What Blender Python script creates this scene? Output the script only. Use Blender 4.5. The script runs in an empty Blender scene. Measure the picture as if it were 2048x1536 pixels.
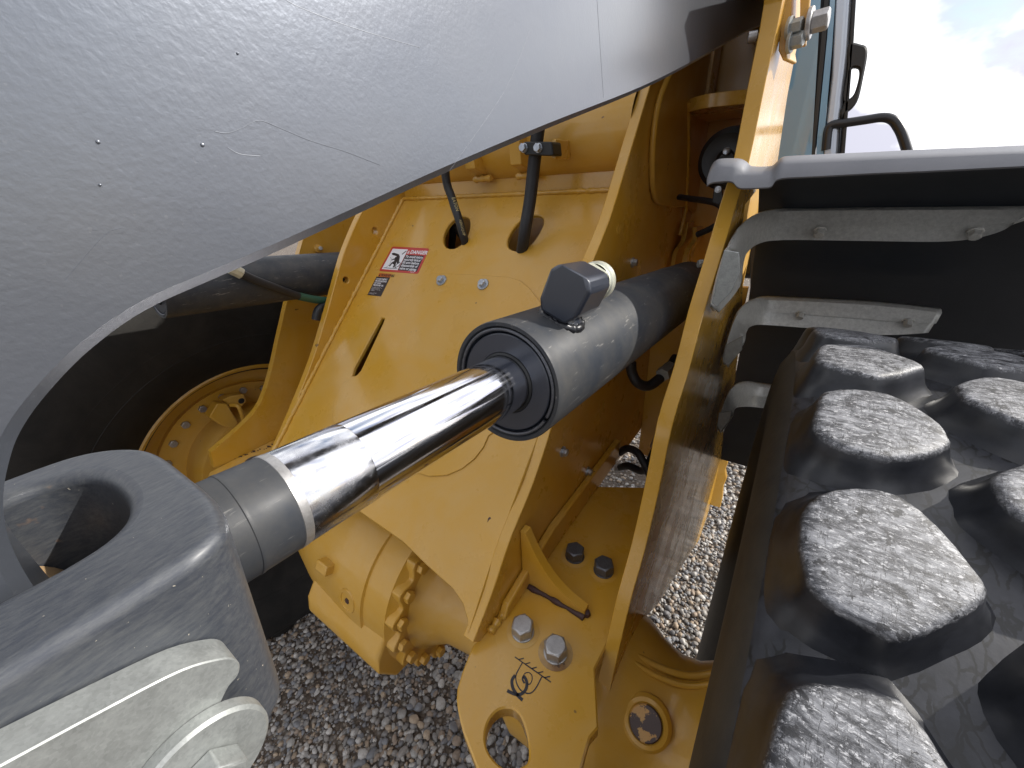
import bpy, bmesh, math, random
import numpy as np
from mathutils import Vector, Matrix
from mathutils.geometry import tessellate_polygon
random.seed(7); rng = np.random.default_rng(7)
V = Vector
scn = bpy.context.scene
COL = scn.collection
GZ = -1.88            # ground level; the lens sits at the origin, about 1.9 m up

# ---------------------------------------------------------------- camera
F = 790.0; YAW, PITCH, ROLL = (math.radians(a) for a in (35.7, 26.4, 3.1))
fw = V((-math.sin(YAW)*math.cos(PITCH), math.cos(YAW)*math.cos(PITCH), -math.sin(PITCH)))
r0 = V((math.cos(YAW), math.sin(YAW), 0)); d0 = fw.cross(r0)
rt = math.cos(ROLL)*r0 + math.sin(ROLL)*d0
dn = -math.sin(ROLL)*r0 + math.cos(ROLL)*d0
cam = bpy.data.cameras.new('camera'); co = bpy.data.objects.new('camera', cam); COL.objects.link(co)
co.matrix_world = Matrix(((rt.x, -dn.x, -fw.x, 0), (rt.y, -dn.y, -fw.y, 0), (rt.z, -dn.z, -fw.z, 0), (0, 0, 0, 1)))
cam.sensor_width = 36; cam.lens = F/2048*36; cam.clip_start = 0.005; cam.clip_end = 2000
scn.camera = co
# ---------------------------------------------------------------- light
SUN = V((0.65, 0.52, 0.56)).normalized()
el = math.asin(SUN.z); az = math.atan2(SUN.x, SUN.y)
w = bpy.data.worlds.new('World'); scn.world = w; w.use_nodes = True
nt = w.node_tree; nt.nodes.clear()
def N(t, ty, **kw):
    n = t.nodes.new(ty)
    for k, v in kw.items():
        if k in n.inputs: n.inputs[k].default_value = v
        else: setattr(n, k, v)
    return n
out = N(nt, 'ShaderNodeOutputWorld'); bg = N(nt, 'ShaderNodeBackground'); bg.inputs['Strength'].default_value = 0.135
sky = N(nt, 'ShaderNodeTexSky', sky_type='NISHITA', sun_disc=False, sun_elevation=el, sun_rotation=az)
tc = N(nt, 'ShaderNodeTexCoord'); mp = N(nt, 'ShaderNodeMapping'); mp.inputs['Scale'].default_value = (1, 1, 1.7)
mp.inputs['Location'].default_value = (0.42, 0.3, 0.16)
n1 = N(nt, 'ShaderNodeTexNoise'); n1.inputs['Scale'].default_value = 3.2; n1.inputs['Detail'].default_value = 8; n1.inputs['Roughness'].default_value = .58
cr = N(nt, 'ShaderNodeValToRGB'); cr.color_ramp.elements[0].position = .33; cr.color_ramp.elements[1].position = .50
n2 = N(nt, 'ShaderNodeTexNoise'); n2.inputs['Scale'].default_value = 4.3; n2.inputs['Detail'].default_value = 6
cr2 = N(nt, 'ShaderNodeValToRGB'); cr2.color_ramp.elements[0].position = .44; cr2.color_ramp.elements[1].position = .555
cr2.color_ramp.elements[0].color = (4.9, 4.9, 5.7, 1); cr2.color_ramp.elements[1].color = (11.5, 11.5, 11.5, 1)
mx = N(nt, 'ShaderNodeMix', data_type='RGBA')
L = nt.links.new
L(tc.outputs['Generated'], mp.inputs[0]); L(mp.outputs[0], n1.inputs[0]); L(mp.outputs[0], n2.inputs[0])
L(n1.outputs['Fac'], cr.inputs[0]); L(n2.outputs['Fac'], cr2.inputs[0])
nrm = N(nt, 'ShaderNodeVectorMath', operation='NORMALIZE'); dt = N(nt, 'ShaderNodeVectorMath', operation='DOT_PRODUCT'); dt.inputs[1].default_value = SUN
L(tc.outputs['Generated'], nrm.inputs[0]); L(nrm.outputs[0], dt.inputs[0])
mr = N(nt, 'ShaderNodeMapRange'); mr.inputs['From Min'].default_value = .2; mr.inputs['From Max'].default_value = 1.0; mr.inputs['To Min'].default_value = .70; mr.inputs['To Max'].default_value = 1.2
L(dt.outputs['Value'], mr.inputs['Value'])
vm = N(nt, 'ShaderNodeVectorMath', operation='SCALE'); L(cr2.outputs[0], vm.inputs[0]); L(mr.outputs[0], vm.inputs['Scale'])
L(cr.outputs[0], mx.inputs[0]); L(sky.outputs[0], mx.inputs[6]); L(vm.outputs[0], mx.inputs[7])
L(mx.outputs[2], bg.inputs[0]); L(bg.outputs[0], out.inputs[0])
sl = bpy.data.lights.new('sun', 'SUN'); sl.energy = 4.1; sl.angle = math.radians(.6); sl.color = (1, .95, .87)
so = bpy.data.objects.new('sun', sl); COL.objects.link(so); so.rotation_euler = SUN.to_track_quat('Z', 'Y').to_euler()
scn.view_settings.view_transform = 'Standard'; scn.view_settings.look = 'None'
scn.view_settings.exposure = 0.36; scn.view_settings.gamma = 1; scn.view_settings.use_curve_mapping = False
scn.render.engine = 'CYCLES'; scn.cycles.max_bounces = 8; scn.cycles.use_denoising = True

# ---------------------------------------------------------------- geometry helpers
class Pl:
    def __init__(s, p, n): s.p = V(p); s.n = V(n).normalized()
def X(c): return Pl((c, 0, 0), (1, 0, 0))
def Y(c): return Pl((0, c, 0), (0, 1, 0))
def Z(c): return Pl((0, 0, c), (0, 0, 1))
def at(px, py, pl):
    """where the sight line of a photo point meets a real plane of the machine"""
    r = rt*((px-1024)/F) + dn*((py-768)/F) + fw
    return r*(pl.p.dot(pl.n)/r.dot(pl.n))
def atp(pts, pl): return [at(*p, pl) for p in pts]
def smooth(pts, n=6, closed=False):
    pts = [V(p) for p in pts]; m = len(pts); o = []
    for i in range(m if closed else m-1):
        if closed: a, b, c, d = (pts[(i+k) % m] for k in (-1, 0, 1, 2))
        else: a = pts[max(i-1, 0)]; b = pts[i]; c = pts[i+1]; d = pts[min(i+2, m-1)]
        for k in range(n):
            t = k/n; o.append(.5*((2*b)+(c-a)*t+(2*a-5*b+4*c-d)*t*t+(3*b-a-3*c+d)*t**3))
    if not closed: o.append(pts[-1])
    return o
def ring(c, r, n=24, u=(1, 0, 0), v=(0, 1, 0)):
    c, u, v = V(c), V(u), V(v)
    return [c+u*math.cos(2*math.pi*i/n)*r+v*math.sin(2*math.pi*i/n)*r for i in range(n)]
root = bpy.data.objects.new('wheel_loader', None); COL.objects.link(root)
root.location = (-.8, .53, GZ)
root['label'] = 'yellow and grey wheel loader parked on gravel, seen close between lift arm and front tyre'
root['category'] = 'wheel loader'
ROOTINV = Matrix.Translation(-root.location)
def link(name, me, mat, parent=root, label=None, loc=None):
    o = bpy.data.objects.new(name, me); COL.objects.link(o)
    if mat and not me.materials: me.materials.append(mat)
    if parent is not None:
        o.parent = parent
        o.matrix_parent_inverse = ROOTINV if parent is root else (ROOTINV if parent.parent is None else Matrix.Identity(4))
        if parent is not root:
            o.matrix_parent_inverse = Matrix.Translation(-parent.location) if parent.location.length else Matrix.Identity(4)
    if label: o['label'] = label
    return o
def finish(bm, name, mat, parent=root, bevel=0, seg=2, label=None, shade=35):
    bmesh.ops.recalc_face_normals(bm, faces=bm.faces)
    me = bpy.data.meshes.new(name); bm.to_mesh(me); bm.free()
    me.polygons.foreach_set('use_smooth', [True]*len(me.polygons))
    o = link(name, me, mat, parent, label)
    if bevel:
        m = o.modifiers.new('bevel', 'BEVEL'); m.width = bevel; m.segments = seg; m.limit_method = 'ANGLE'; m.angle_limit = math.radians(32)
    me.set_sharp_from_angle(angle=math.radians(shade))
    if bevel:
        m.harden_normals = False; wn = o.modifiers.new('wn', 'WEIGHTED_NORMAL'); wn.keep_sharp = True; wn.weight = 90
    return o
def add_slab(bm, outer, vec, holes=()):
    loops = [list(outer)]+[list(h) for h in holes]
    flat = [p for l in loops for p in l]; vec = V(vec)
    a = [bm.verts.new(p) for p in flat]; b = [bm.verts.new(p+vec) for p in flat]
    for t in tessellate_polygon(loops):
        try: bm.faces.new([a[i] for i in t]); bm.faces.new([b[i] for i in reversed(t)])
        except ValueError: pass
    k = 0
    for l in loops:
        n = len(l)
        for i in range(n):
            j = (i+1) % n
            try: bm.faces.new((a[k+i], a[k+j], b[k+j], b[k+i]))
            except ValueError: pass
        k += n
def inset(loop, nv, wd, hole):
    n = len(loop); ar = V()
    for i in range(n): ar += loop[i].cross(loop[(i+1) % n])
    sg = 1 if ar.dot(nv) > 0 else -1
    if hole: sg = -sg
    o = []
    for i in range(n):
        a = (loop[i]-loop[i-1]); b = (loop[(i+1) % n]-loop[i])
        if a.length < 1e-7 or b.length < 1e-7: o.append(loop[i].copy()); continue
        na = nv.cross(a.normalized())*sg; nb = nv.cross(b.normalized())*sg; m = na+nb
        o.append(loop[i]+(m*(wd/max(.35, m.dot(na))) if m.length > 1e-6 else na*wd))
    return o
def add_chamfer_slab(bm, outer, vec, holes, wd):
    vec = V(vec); nv = vec.normalized(); loops = [[V(p) for p in l] for l in [outer]+list(holes)]
    ins = [inset(l, nv, wd, k > 0) for k, l in enumerate(loops)]
    tess = tessellate_polygon(ins); fi = [p for l in ins for p in l]; fo = [p for l in loops for p in l]
    r = [[bm.verts.new(p) for p in fi], [bm.verts.new(p+nv*wd) for p in fo], [bm.verts.new(p+vec-nv*wd) for p in fo], [bm.verts.new(p+vec) for p in fi]]
    for t in tess:
        for a, rv in ((r[0], 0), (r[3], 1)):
            try: bm.faces.new([a[i] for i in (reversed(t) if rv else t)])
            except ValueError: pass
    k = 0
    for l in loops:
        n = len(l)
        for i in range(n):
            j = (i+1) % n
            for a, b in zip(r, r[1:]):
                try: bm.faces.new((a[k+i], a[k+j], b[k+j], b[k+i]))
                except ValueError: pass
        k += n
def slab(name, outer, vec, mat, holes=(), bevel=.0025, parent=root, label=None, seg=2, chamfer=False):
    bm = bmesh.new()
    if (holes or chamfer) and bevel:
        add_chamfer_slab(bm, outer, vec, holes, min(bevel, V(vec).length*.3)); return finish(bm, name, mat, parent, 0, label=label, shade=25)
    add_slab(bm, outer, vec, holes)
    if not holes: bmesh.ops.dissolve_limit(bm, angle_limit=.002, verts=bm.verts, edges=bm.edges)
    return finish(bm, name, mat, parent, bevel, seg, label)
def frame_of(d):
    d = V(d).normalized(); u = d.orthogonal().normalized(); return d, u, d.cross(u)
def add_tube(bm, pts, r, n=14, cap=True):
    pts = [V(p) for p in pts]; m = len(pts); rr = r if hasattr(r, '__len__') else [r]*m
    d, u, v = frame_of(pts[1]-pts[0]); prev = None
    for i in range(m):
        t = (pts[min(i+1, m-1)]-pts[max(i-1, 0)]).normalized()
        u = (u-t*u.dot(t)).normalized(); v = t.cross(u)
        cur = [bm.verts.new(pts[i]+(u*math.cos(2*math.pi*k/n)+v*math.sin(2*math.pi*k/n))*rr[i]) for k in range(n)]
        if prev:
            for k in range(n): bm.faces.new((prev[k], prev[(k+1) % n], cur[(k+1) % n], cur[k]))
        elif cap: bm.faces.new(cur)
        prev = cur
    if cap: bm.faces.new(list(reversed(prev)))
def tube(name, pts, r, mat, parent=root, n=14, label=None):
    bm = bmesh.new(); add_tube(bm, pts, r, n); return finish(bm, name, mat, parent, 0, label=label, shade=50)
def add_lathe(bm, prof, o, ax, n=48):
    """prof = [(along, radius)]; closes onto the axis when radius is 0"""
    o = V(o); d, u, v = frame_of(ax); prev = None
    for a, r in prof:
        if r < 1e-6: cur = [bm.verts.new(o+d*a)]
        else: cur = [bm.verts.new(o+d*a+(u*math.cos(2*math.pi*k/n)+v*math.sin(2*math.pi*k/n))*r) for k in range(n)]
        if prev:
            for k in range(n):
                j = (k+1) % n
                if len(prev) == 1 and len(cur) > 1: bm.faces.new((prev[0], cur[j], cur[k]))
                elif len(cur) == 1 and len(prev) > 1: bm.faces.new((prev[k], prev[j], cur[0]))
                elif len(cur) > 1: bm.faces.new((prev[k], prev[j], cur[j], cur[k]))
        prev = cur
def lathe(name, prof, o, ax, mat, parent=root, n=48, bevel=0, label=None, shade=35):
    bm = bmesh.new(); add_lathe(bm, prof, o, ax, n); return finish(bm, name, mat, parent, bevel, label=label, shade=shade)
def hexbolt(p, ax, af, h, mat, parent, washer=0, wh=.003, name='bolt', rot=0, label=None, flange=False, dome=True):
    p = V(p); d, u, v = frame_of(ax); bm = bmesh.new()
    if washer: add_lathe(bm, [(-.001, 0), (-.001, washer), (wh*.75, washer), (wh, washer*.95), (wh, 0)], p, d, 28)
    R = af/math.sqrt(3); z = wh if washer else 0
    def hexr(a, s): return [bm.verts.new(p+d*a+(u*math.cos(rot+k*math.pi/3)+v*math.sin(rot+k*math.pi/3))*R*s) for k in range(6)]
    A, B = hexr(z, 1), hexr(z+h*.88, 1)
    # chamfered top: a circle inside the hexagon
    C_ = [bm.verts.new(p+d*(z+h)+(u*math.cos(rot+k*math.pi/6)+v*math.sin(rot+k*math.pi/6))*R*.80) for k in range(12)]
    bm.faces.new(list(reversed(A)))
    for k in range(6):
        j = (k+1) % 6
        bm.faces.new((A[k], A[j], B[j], B[k]))
        c0, c1, c2 = C_[2*k], C_[2*k+1], C_[(2*k+2) % 12]
        bm.faces.new((B[k], c1, c0)); bm.faces.new((B[k], B[j], c1)); bm.faces.new((B[j], c2, c1))
    bm.faces.new(C_)
    o = finish(bm, name, mat, parent, .0008 if af > .02 else 0, label=label, shade=25)
    return o
def weld(name, pts, r, mat, parent, step=.006):
    pts = [V(p) for p in pts]; o = []
    for a, b in zip(pts, pts[1:]):
        n = max(2, int((b-a).length/step)); o += [a.lerp(b, k/n) for k in range(n)]
    o.append(pts[-1]); rr = [r*(1+.16*math.sin(i*1.9)+random.uniform(-.13, .13)) for i in range(len(o))]
    o = [p+V([random.uniform(-1, 1)*r*.12 for _ in range(3)]) for p in o]
    return tube(name, o, rr, mat, parent, 8)
def letters(txt, size, o, u, v, mat, parent, name='lettering', align='LEFT', lift=.0006, shear=0, curve_axis=None, bold=0):
    """flat text in the plane spanned by u (reading direction) and v (up)"""
    cu = bpy.data.curves.new('t', 'FONT'); cu.body = txt; cu.size = size; cu.align_x = align; cu.shear = shear; cu.offset = bold; cu.space_line = 1.0; cu.resolution_u = 2
    ob = bpy.data.objects.new('t', cu); COL.objects.link(ob); bpy.context.view_layer.update()
    me = bpy.data.meshes.new_from_object(ob.evaluated_get(bpy.context.evaluated_depsgraph_get()))
    bpy.data.objects.remove(ob); bpy.data.curves.remove(cu)
    o, u, v = V(o), V(u), V(v); n = u.normalized().cross(v.normalized())
    for q in me.vertices:
        x, y = q.co.x, q.co.y
        if curve_axis is None: q.co = o+u*x+v*y+n*lift
        else:
            R = curve_axis; a = y/R; q.co = o+u*x+v.normalized()*(math.sin(a)*(R+lift))+n*((math.cos(a)*(R+lift))-R)
    me.name = name
    return link(name, me, mat, parent)

# ---------------------------------------------------------------- materials
def mat(name, base, rough=.5, metal=0, coat=0, coat_rough=.1, spec=.5):
    m = bpy.data.materials.new(name); m.use_nodes = True; t = m.node_tree; b = t.nodes['Principled BSDF']
    b.inputs['Base Color'].default_value = (*base, 1); b.inputs['Roughness'].default_value = rough; b.inputs['Metallic'].default_value = metal
    b.inputs['Coat Weight'].default_value = coat; b.inputs['Coat Roughness'].default_value = coat_rough; b.inputs['Specular IOR Level'].default_value = spec
    return m, t, b
def ramp(t, fac, stops):
    r = t.nodes.new('ShaderNodeValToRGB'); e = r.color_ramp.elements
    while len(e) < len(stops): e.new(.5)
    for k, (p, c) in enumerate(stops): e[k].position = p; e[k].color = (*c, 1) if hasattr(c, '__len__') else (c, c, c, 1)
    t.links.new(fac, r.inputs[0]); return r.outputs[0]
def noise(t, vec, scale, detail=4, rough=.55, dist=0):
    n = t.nodes.new('ShaderNodeTexNoise'); n.inputs['Scale'].default_value = scale; n.inputs['Detail'].default_value = detail
    n.inputs['Roughness'].default_value = rough; n.inputs['Distortion'].default_value = dist; t.links.new(vec, n.inputs['Vector']); return n.outputs['Fac']
def vec(t, scale=(1, 1, 1), rot=(0, 0, 0), world=True):
    m = t.nodes.new('ShaderNodeMapping'); m.inputs['Scale'].default_value = scale; m.inputs['Rotation'].default_value = rot
    if world: g = t.nodes.new('ShaderNodeNewGeometry').outputs['Position']
    else: g = t.nodes.new('ShaderNodeTexCoord').outputs['Object']
    t.links.new(g, m.inputs['Vector']); return m.outputs[0]
def mixc(t, f, a, b):
    m = t.nodes.new('ShaderNodeMix'); m.data_type = 'RGBA'
    for k, v in ((0, f), (6, a), (7, b)):
        if hasattr(v, 'links'): t.links.new(v, m.inputs[k])
        elif k == 0: m.inputs[0].default_value = v
        else: m.inputs[k].default_value = (*v, 1)
    return m.outputs[2]
def bump(t, b, h, strength, dist):
    n = t.nodes.new('ShaderNodeBump'); n.inputs['Strength'].default_value = strength; n.inputs['Distance'].default_value = dist
    t.links.new(h, n.inputs['Height'])
    prev = b.inputs['Normal'].links[0].from_socket if b.inputs['Normal'].links else None
    if prev: t.links.new(prev, n.inputs['Normal'])
    t.links.new(n.outputs[0], b.inputs['Normal'])
def math_(t, op, a, b=None):
    m = t.nodes.new('ShaderNodeMath'); m.operation = op
    for k, v in ((0, a), (1, b)):
        if v is None: continue
        if hasattr(v, 'links'): t.links.new(v, m.inputs[k])
        else: m.inputs[k].default_value = v
    return m.outputs[0]

def yellow(name, dirt=.35, rough=.34, cth=.60, base=(.56, .30, .026), peel=.10, chips=0):
    m, t, b = mat(name, base, rough, 0, .35, .12)
    g = vec(t)
    d = ramp(t, noise(t, g, 6, 7, .65, .6), [(.40, 0), (.68, 1)])
    c = mixc(t, math_(t, 'MULTIPLY', d, dirt), base, (.56, .37, .14))
    fine = ramp(t, noise(t, g, 260, 3, .6), [(.62, 0), (.72, 1)])
    c = mixc(t, math_(t, 'MULTIPLY', fine, .22), c, (.36, .19, .06))
    sp = ramp(t, noise(t, g, 45, 2, .5), [(.765, 0), (.78, 1)])
    c = mixc(t, math_(t, 'MULTIPLY', sp, .75), c, (.07, .035, .02))
    if chips:
        ch = ramp(t, noise(t, g, 30, 5, .7), [(cth, 0), (cth+.03, 1)])
        c = mixc(t, math_(t, 'MULTIPLY', ch, chips), c, (.05, .022, .015))
    t.links.new(c, b.inputs['Base Color'])
    rr = ramp(t, noise(t, g, 9, 6, .6), [(.3, (rough-.08,)*3), (.75, (rough+.2,)*3)])
    t.links.new(rr, b.inputs['Roughness'])
    bump(t, b, noise(t, g, 55, 3, .5), peel, .0012)
    bump(t, b, noise(t, g, 420, 2, .5), peel*.6, .0003)
    return m
M_Y = yellow('yellow_paint', dirt=.40, rough=.28); M_YD = yellow('yellow_paint_dusty', dirt=.8, rough=.5)
M_YC = yellow('yellow_cast', dirt=.4, rough=.42, peel=.5)
M_YG = yellow('yellow_gloss', dirt=.25, rough=.2, peel=.04)
def grey_arm():
    m, t, b = mat('grey_arm_paint', (.13, .145, .17), .34, .6, 1, .26)
    g = vec(t); gs = vec(t, (1, .55, 1.5), (.55, 0, 0))
    c = mixc(t, ramp(t, noise(t, g, 5, 6, .6), [(.3, 0), (.8, 1)]), (.10, .115, .145), (.135, .145, .165))
    sp = ramp(t, noise(t, g, 420, 2, .5), [(.70, 0), (.74, 1)])
    c = mixc(t, math_(t, 'MULTIPLY', sp, .05), c, (.5, .5, .5))
    t.links.new(c, b.inputs['Base Color'])
    bump(t, b, noise(t, g, 430, 3, .5, .2), .19, .0006)
    bump(t, b, noise(t, g, 60, 3, .5), .18, .0012)
    # fine hairline scratches
    wv = t.nodes.new('ShaderNodeTexWave'); wv.inputs['Scale'].default_value = 2.2; wv.inputs['Distortion'].default_value = 9; wv.inputs['Detail'].default_value = 3
    wv.inputs['Detail Scale'].default_value = .7; t.links.new(g, wv.inputs['Vector'])
    s = ramp(t, wv.outputs['Fac'], [(.0, 0), (.0025, 1)]); bump(t, b, s, .12, .0006)
    return m
M_ARM = grey_arm()
def grey_cyl():
    m, t, b = mat('grey_cylinder_paint', (.075, .085, .10), .5, 0, .05, .3, .3)
    g = vec(t); g2 = vec(t, (1, .12, 1))
    c = mixc(t, ramp(t, noise(t, g, 14, 8, .7), [(.38, 0), (.75, 1)]), (.028, .033, .042), (.068, .066, .062))
    c = mixc(t, math_(t, 'MULTIPLY', ramp(t, noise(t, g2, 160, 4, .7), [(.62, 0), (.7, 1)]), .5), c, (.30, .29, .27))
    t.links.new(c, b.inputs['Base Color']); bump(t, b, noise(t, g, 90, 4, .6), .12, .001)
    t.links.new(ramp(t, noise(t, g, 20, 6, .6), [(.3, .42), (.75, .62)]), b.inputs['Roughness'])
    return m
M_CYL = grey_cyl()
def cast_grey():
    m, t, b = mat('grey_cast_fork', (.10, .11, .125), .5, .15, .2, .3)
    g = vec(t); g2 = vec(t, (2.2, .55, 2.2), (0, 0, .9))
    c = mixc(t, ramp(t, noise(t, g2, 210, 8, .75), [(.40, 0), (.72, 1)]), (.045, .051, .064), (.095, .10, .105))
    sp = ramp(t, noise(t, g, 420, 3, .6), [(.725, 0), (.75, 1)])
    c = mixc(t, sp, c, (.55, .50, .40))
    ru = ramp(t, noise(t, g, 38, 4, .6), [(.67, 0), (.78, 1)]); c = mixc(t, math_(t, 'MULTIPLY', ru, .8), c, (.42, .23, .11))
    t.links.new(c, b.inputs['Base Color']); bump(t, b, noise(t, g2, 420, 4, .55), .18, .0005)
    return m
M_FORK = cast_grey()
def chrome():
    m, t, b = mat('chrome', (.78, .79, .84), .07, 1)
    g = vec(t); gl = vec(t, (1, .03, 1), (.085, 0, 0))
    t.links.new(ramp(t, noise(t, gl, 300, 4, .6), [(.35, .05), (.75, .22)]), b.inputs['Roughness'])
    bump(t, b, noise(t, gl, 500, 3, .6), .03, .0003)
    return m
M_CHR = chrome()
def chrome_dirty():
    m, t, b = mat('chrome_stained', (.74, .75, .79), .16, 1)
    g = vec(t)
    f = ramp(t, noise(t, g, 60, 8, .7, .2), [(.45, 0), (.75, .5)])
    t.links.new(mixc(t, f, (.74, .75, .79), (.52, .52, .54)), b.inputs['Base Color'])
    t.links.new(ramp(t, noise(t, g, 60, 8, .7, .2), [(.40, .12), (.75, .42)]), b.inputs['Roughness'])
    return m
M_CHRD = chrome_dirty()
def galv(name='galvanized_steel', base=(.30, .315, .305), rough=.5, metal=.5):
    m, t, b = mat(name, base, rough, metal)
    g = vec(t)
    vo = t.nodes.new('ShaderNodeTexVoronoi'); vo.inputs['Scale'].default_value = 900; t.links.new(g, vo.inputs['Vector'])
    c = mixc(t, ramp(t, noise(t, g, 110, 7, .7), [(.35, 0), (.7, 1)]), tuple(x*.84 for x in base), tuple(min(1, x*1.18) for x in base))
    hs = t.nodes.new('ShaderNodeSeparateColor'); t.links.new(vo.outputs['Color'], hs.inputs[0]); t.links.new(mixc(t, .05, c, hs.outputs[0]), b.inputs['Base Color'])
    bump(t, b, noise(t, g, 300, 4, .6), .2, .0004); return m
M_GALV = galv(); M_BOLT = galv('zinc_bolt', (.45, .48, .52), .35, .8); M_BOLTD = galv('dark_bolt', (.10, .105, .12), .42, .6)
M_NUT = galv('cream_zinc_nut', (.62, .63, .52), .4, .5); M_BOLTS = galv('worn_steel_bolt', (.42, .41, .40), .38, .75)
M_BRK = galv('dull_bracket_steel', (.56, .56, .53), .36, .15)
def rubber(name, base, dust, amount, scale=14, rough=.55, bs=.3, spec=.45):
    m, t, b = mat(name, base, rough, 0, 0, .1, spec)
    g = vec(t)
    c = mixc(t, math_(t, 'MULTIPLY', ramp(t, noise(t, g, scale, 8, .7, .4), [(.35, 0), (.7, 1)]), amount), base, dust)
    t.links.new(c, b.inputs['Base Color']); bump(t, b, noise(t, g, 120, 5, .6), bs, .0012); return m
M_RUB = rubber('tyre_sidewall', (.013, .012, .011), (.055, .046, .034), .6)
M_RUBF = rubber('far_tyre_rubber', (.013, .013, .013), (.034, .032, .029), .7, 7, .7, .4, .25)
def groove():
    m, t, b = mat('tyre_groove_rubber', (.024, .025, .029), .42, 0, 0, .1, .5)
    g = vec(t)
    c = mixc(t, ramp(t, noise(t, g, 16, 7, .7), [(.36, 0), (.72, 1)]), (.009, .010, .013), (.038, .040, .050))
    # cracks of perished rubber
    ds = t.nodes.new('ShaderNodeVectorMath'); ds.operation = 'ADD'
    nz = t.nodes.new('ShaderNodeTexNoise'); nz.inputs['Scale'].default_value = 45; nz.inputs['Detail'].default_value = 5; t.links.new(g, nz.inputs['Vector'])
    sc = t.nodes.new('ShaderNodeVectorMath'); sc.operation = 'SCALE'; sc.inputs['Scale'].default_value = .022; t.links.new(nz.outputs['Color'], sc.inputs[0])
    g2 = vec(t, (1.9, .8, .55)); t.links.new(g2, ds.inputs[0]); t.links.new(sc.outputs[0], ds.inputs[1])
    vo = t.nodes.new('ShaderNodeTexVoronoi'); vo.feature = 'DISTANCE_TO_EDGE'; vo.inputs['Scale'].default_value = 62; t.links.new(ds.outputs[0], vo.inputs['Vector'])
    line = ramp(t, vo.outputs['Distance'], [(.0, 1), (.05, .95), (.075, 0)])
    msk = ramp(t, noise(t, g, 18, 4, .6), [(.42, 0), (.47, 1)]); ck = math_(t, 'MULTIPLY', line, msk)
    t.links.new(mixc(t, ck, c, (.004, .004, .004)), b.inputs['Base Color'])
    bump(t, b, noise(t, g, 200, 4, .6), .15, .0008)
    return m
M_GRV = groove()
def blocktop():
    m, t, b = mat('worn_tread_top', (.12, .12, .13), .42, 0, 0, .1, .7)
    g = vec(t); gs = vec(t, (1, 2.6, 2.6), (0, 0, .3)); gv = vec(t, (6, .7, .7))
    c = mixc(t, ramp(t, noise(t, gs, 48, 10, .8, .6), [(.43, 0), (.58, 1)]), (.022, .023, .028), (.25, .255, .27))
    c = mixc(t, ramp(t, noise(t, gs, 190, 6, .8), [(.55, 0), (.60, 1)]), c, (.52, .52, .53))
    c = mixc(t, ramp(t, noise(t, g, 95, 5, .7), [(.57, 0), (.61, 1)]), c, (.012, .012, .014))
    ck = ramp(t, noise(t, gv, 30, 5, .65), [(.488, 0), (.497, 1), (.503, 1), (.512, 0)])
    mk = ramp(t, noise(t, g, 26, 2, .5), [(.43, 0), (.50, 1)]); k = math_(t, 'MULTIPLY', ck, mk)
    c = mixc(t, k, c, (.008, .008, .01))
    # wear only where the ground has rubbed: the outermost radius of the tyre
    sp = t.nodes.new('ShaderNodeVectorMath'); sp.operation = 'LENGTH'; mm = t.nodes.new('ShaderNodeMapping'); mm.inputs['Scale'].default_value = (0, 1, 1); mm.inputs['Location'].default_value = (0, -.53, 1.05)
    t.links.new(g, mm.inputs[0]); t.links.new(mm.outputs[0], sp.inputs[0])
    rad = math_(t, 'ADD', sp.outputs['Value'], math_(t, 'MULTIPLY', math_(t, 'SUBTRACT', noise(t, g, 110, 6, .75), .5), .010))
    mr = t.nodes.new('ShaderNodeMapRange'); mr.inputs['From Min'].default_value = .8565; mr.inputs['From Max'].default_value = .8615; t.links.new(rad, mr.inputs['Value'])
    side = mixc(t, ramp(t, noise(t, g, 26, 8, .7), [(.4, 0), (.75, 1)]), (.006, .007, .010), (.026, .028, .035))
    c = mixc(t, mr.outputs[0], side, c)
    t.links.new(c, b.inputs['Base Color'])
    bump(t, b, math_(t, 'MULTIPLY', noise(t, gs, 160, 8, .75), mr.outputs[0]), .4, .0016)
    t.links.new(ramp(t, mr.outputs[0], [(0, .36), (1, .5)]), b.inputs['Roughness'])
    return m
M_TOP = blocktop()
M_BLK = rubber('tread_block_side', (.011, .011, .015), (.045, .047, .055), .5, 26, .5, .45)
M_HOSE = rubber('black_hose', (.012, .012, .014), (.03, .03, .03), .5, 30, .5, .1)
M_PLAS = rubber('fender_plastic', (.022, .028, .038), (.040, .047, .058), .5, 6, .6, .12)
M_LIP = rubber('fender_lip_plastic', (.17, .175, .19), (.23, .23, .245), .6, 12, .42, .1)
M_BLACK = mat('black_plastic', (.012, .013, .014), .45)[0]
M_DARK = mat('dark_steel', (.02, .021, .025), .35, .2)[0]
M_GLAND = mat('black_gland', (.034, .040, .055), .32, .1, .4, .15)[0]
M_SCR = mat('glass_print_white', (.8, .8, .8), .4)[0]; M_RED = mat('decal_red', (.48, .045, .035), .35)[0]
M_INK = mat('decal_black', (.018, .016, .02), .38)[0]; M_WHT = mat('decal_white', (.78, .78, .80), .35)[0]
M_ORG = mat('decal_orange', (.50, .12, .02), .35)[0]; M_GRN = mat('hose_print_green', (.03, .10, .065), .5)[0]
M_YEL = mat('hose_print_yellow', (.55, .45, .2), .5)[0]
M_BOSS = yellow('rusty_tan_boss', 1, .6, .6, (.36, .24, .14), .4)
M_SCRA = mat('scratch_grey', (.10, .11, .13), .4, .4)[0]
M_PRIM = mat('bare_primer', (.055, .022, .018), .55)[0]
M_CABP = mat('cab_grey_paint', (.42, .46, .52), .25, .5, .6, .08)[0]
M_GLASS, _t, _b = mat('cab_glass', (.15, .29, .42), .04, 0, 1, .02)

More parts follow.
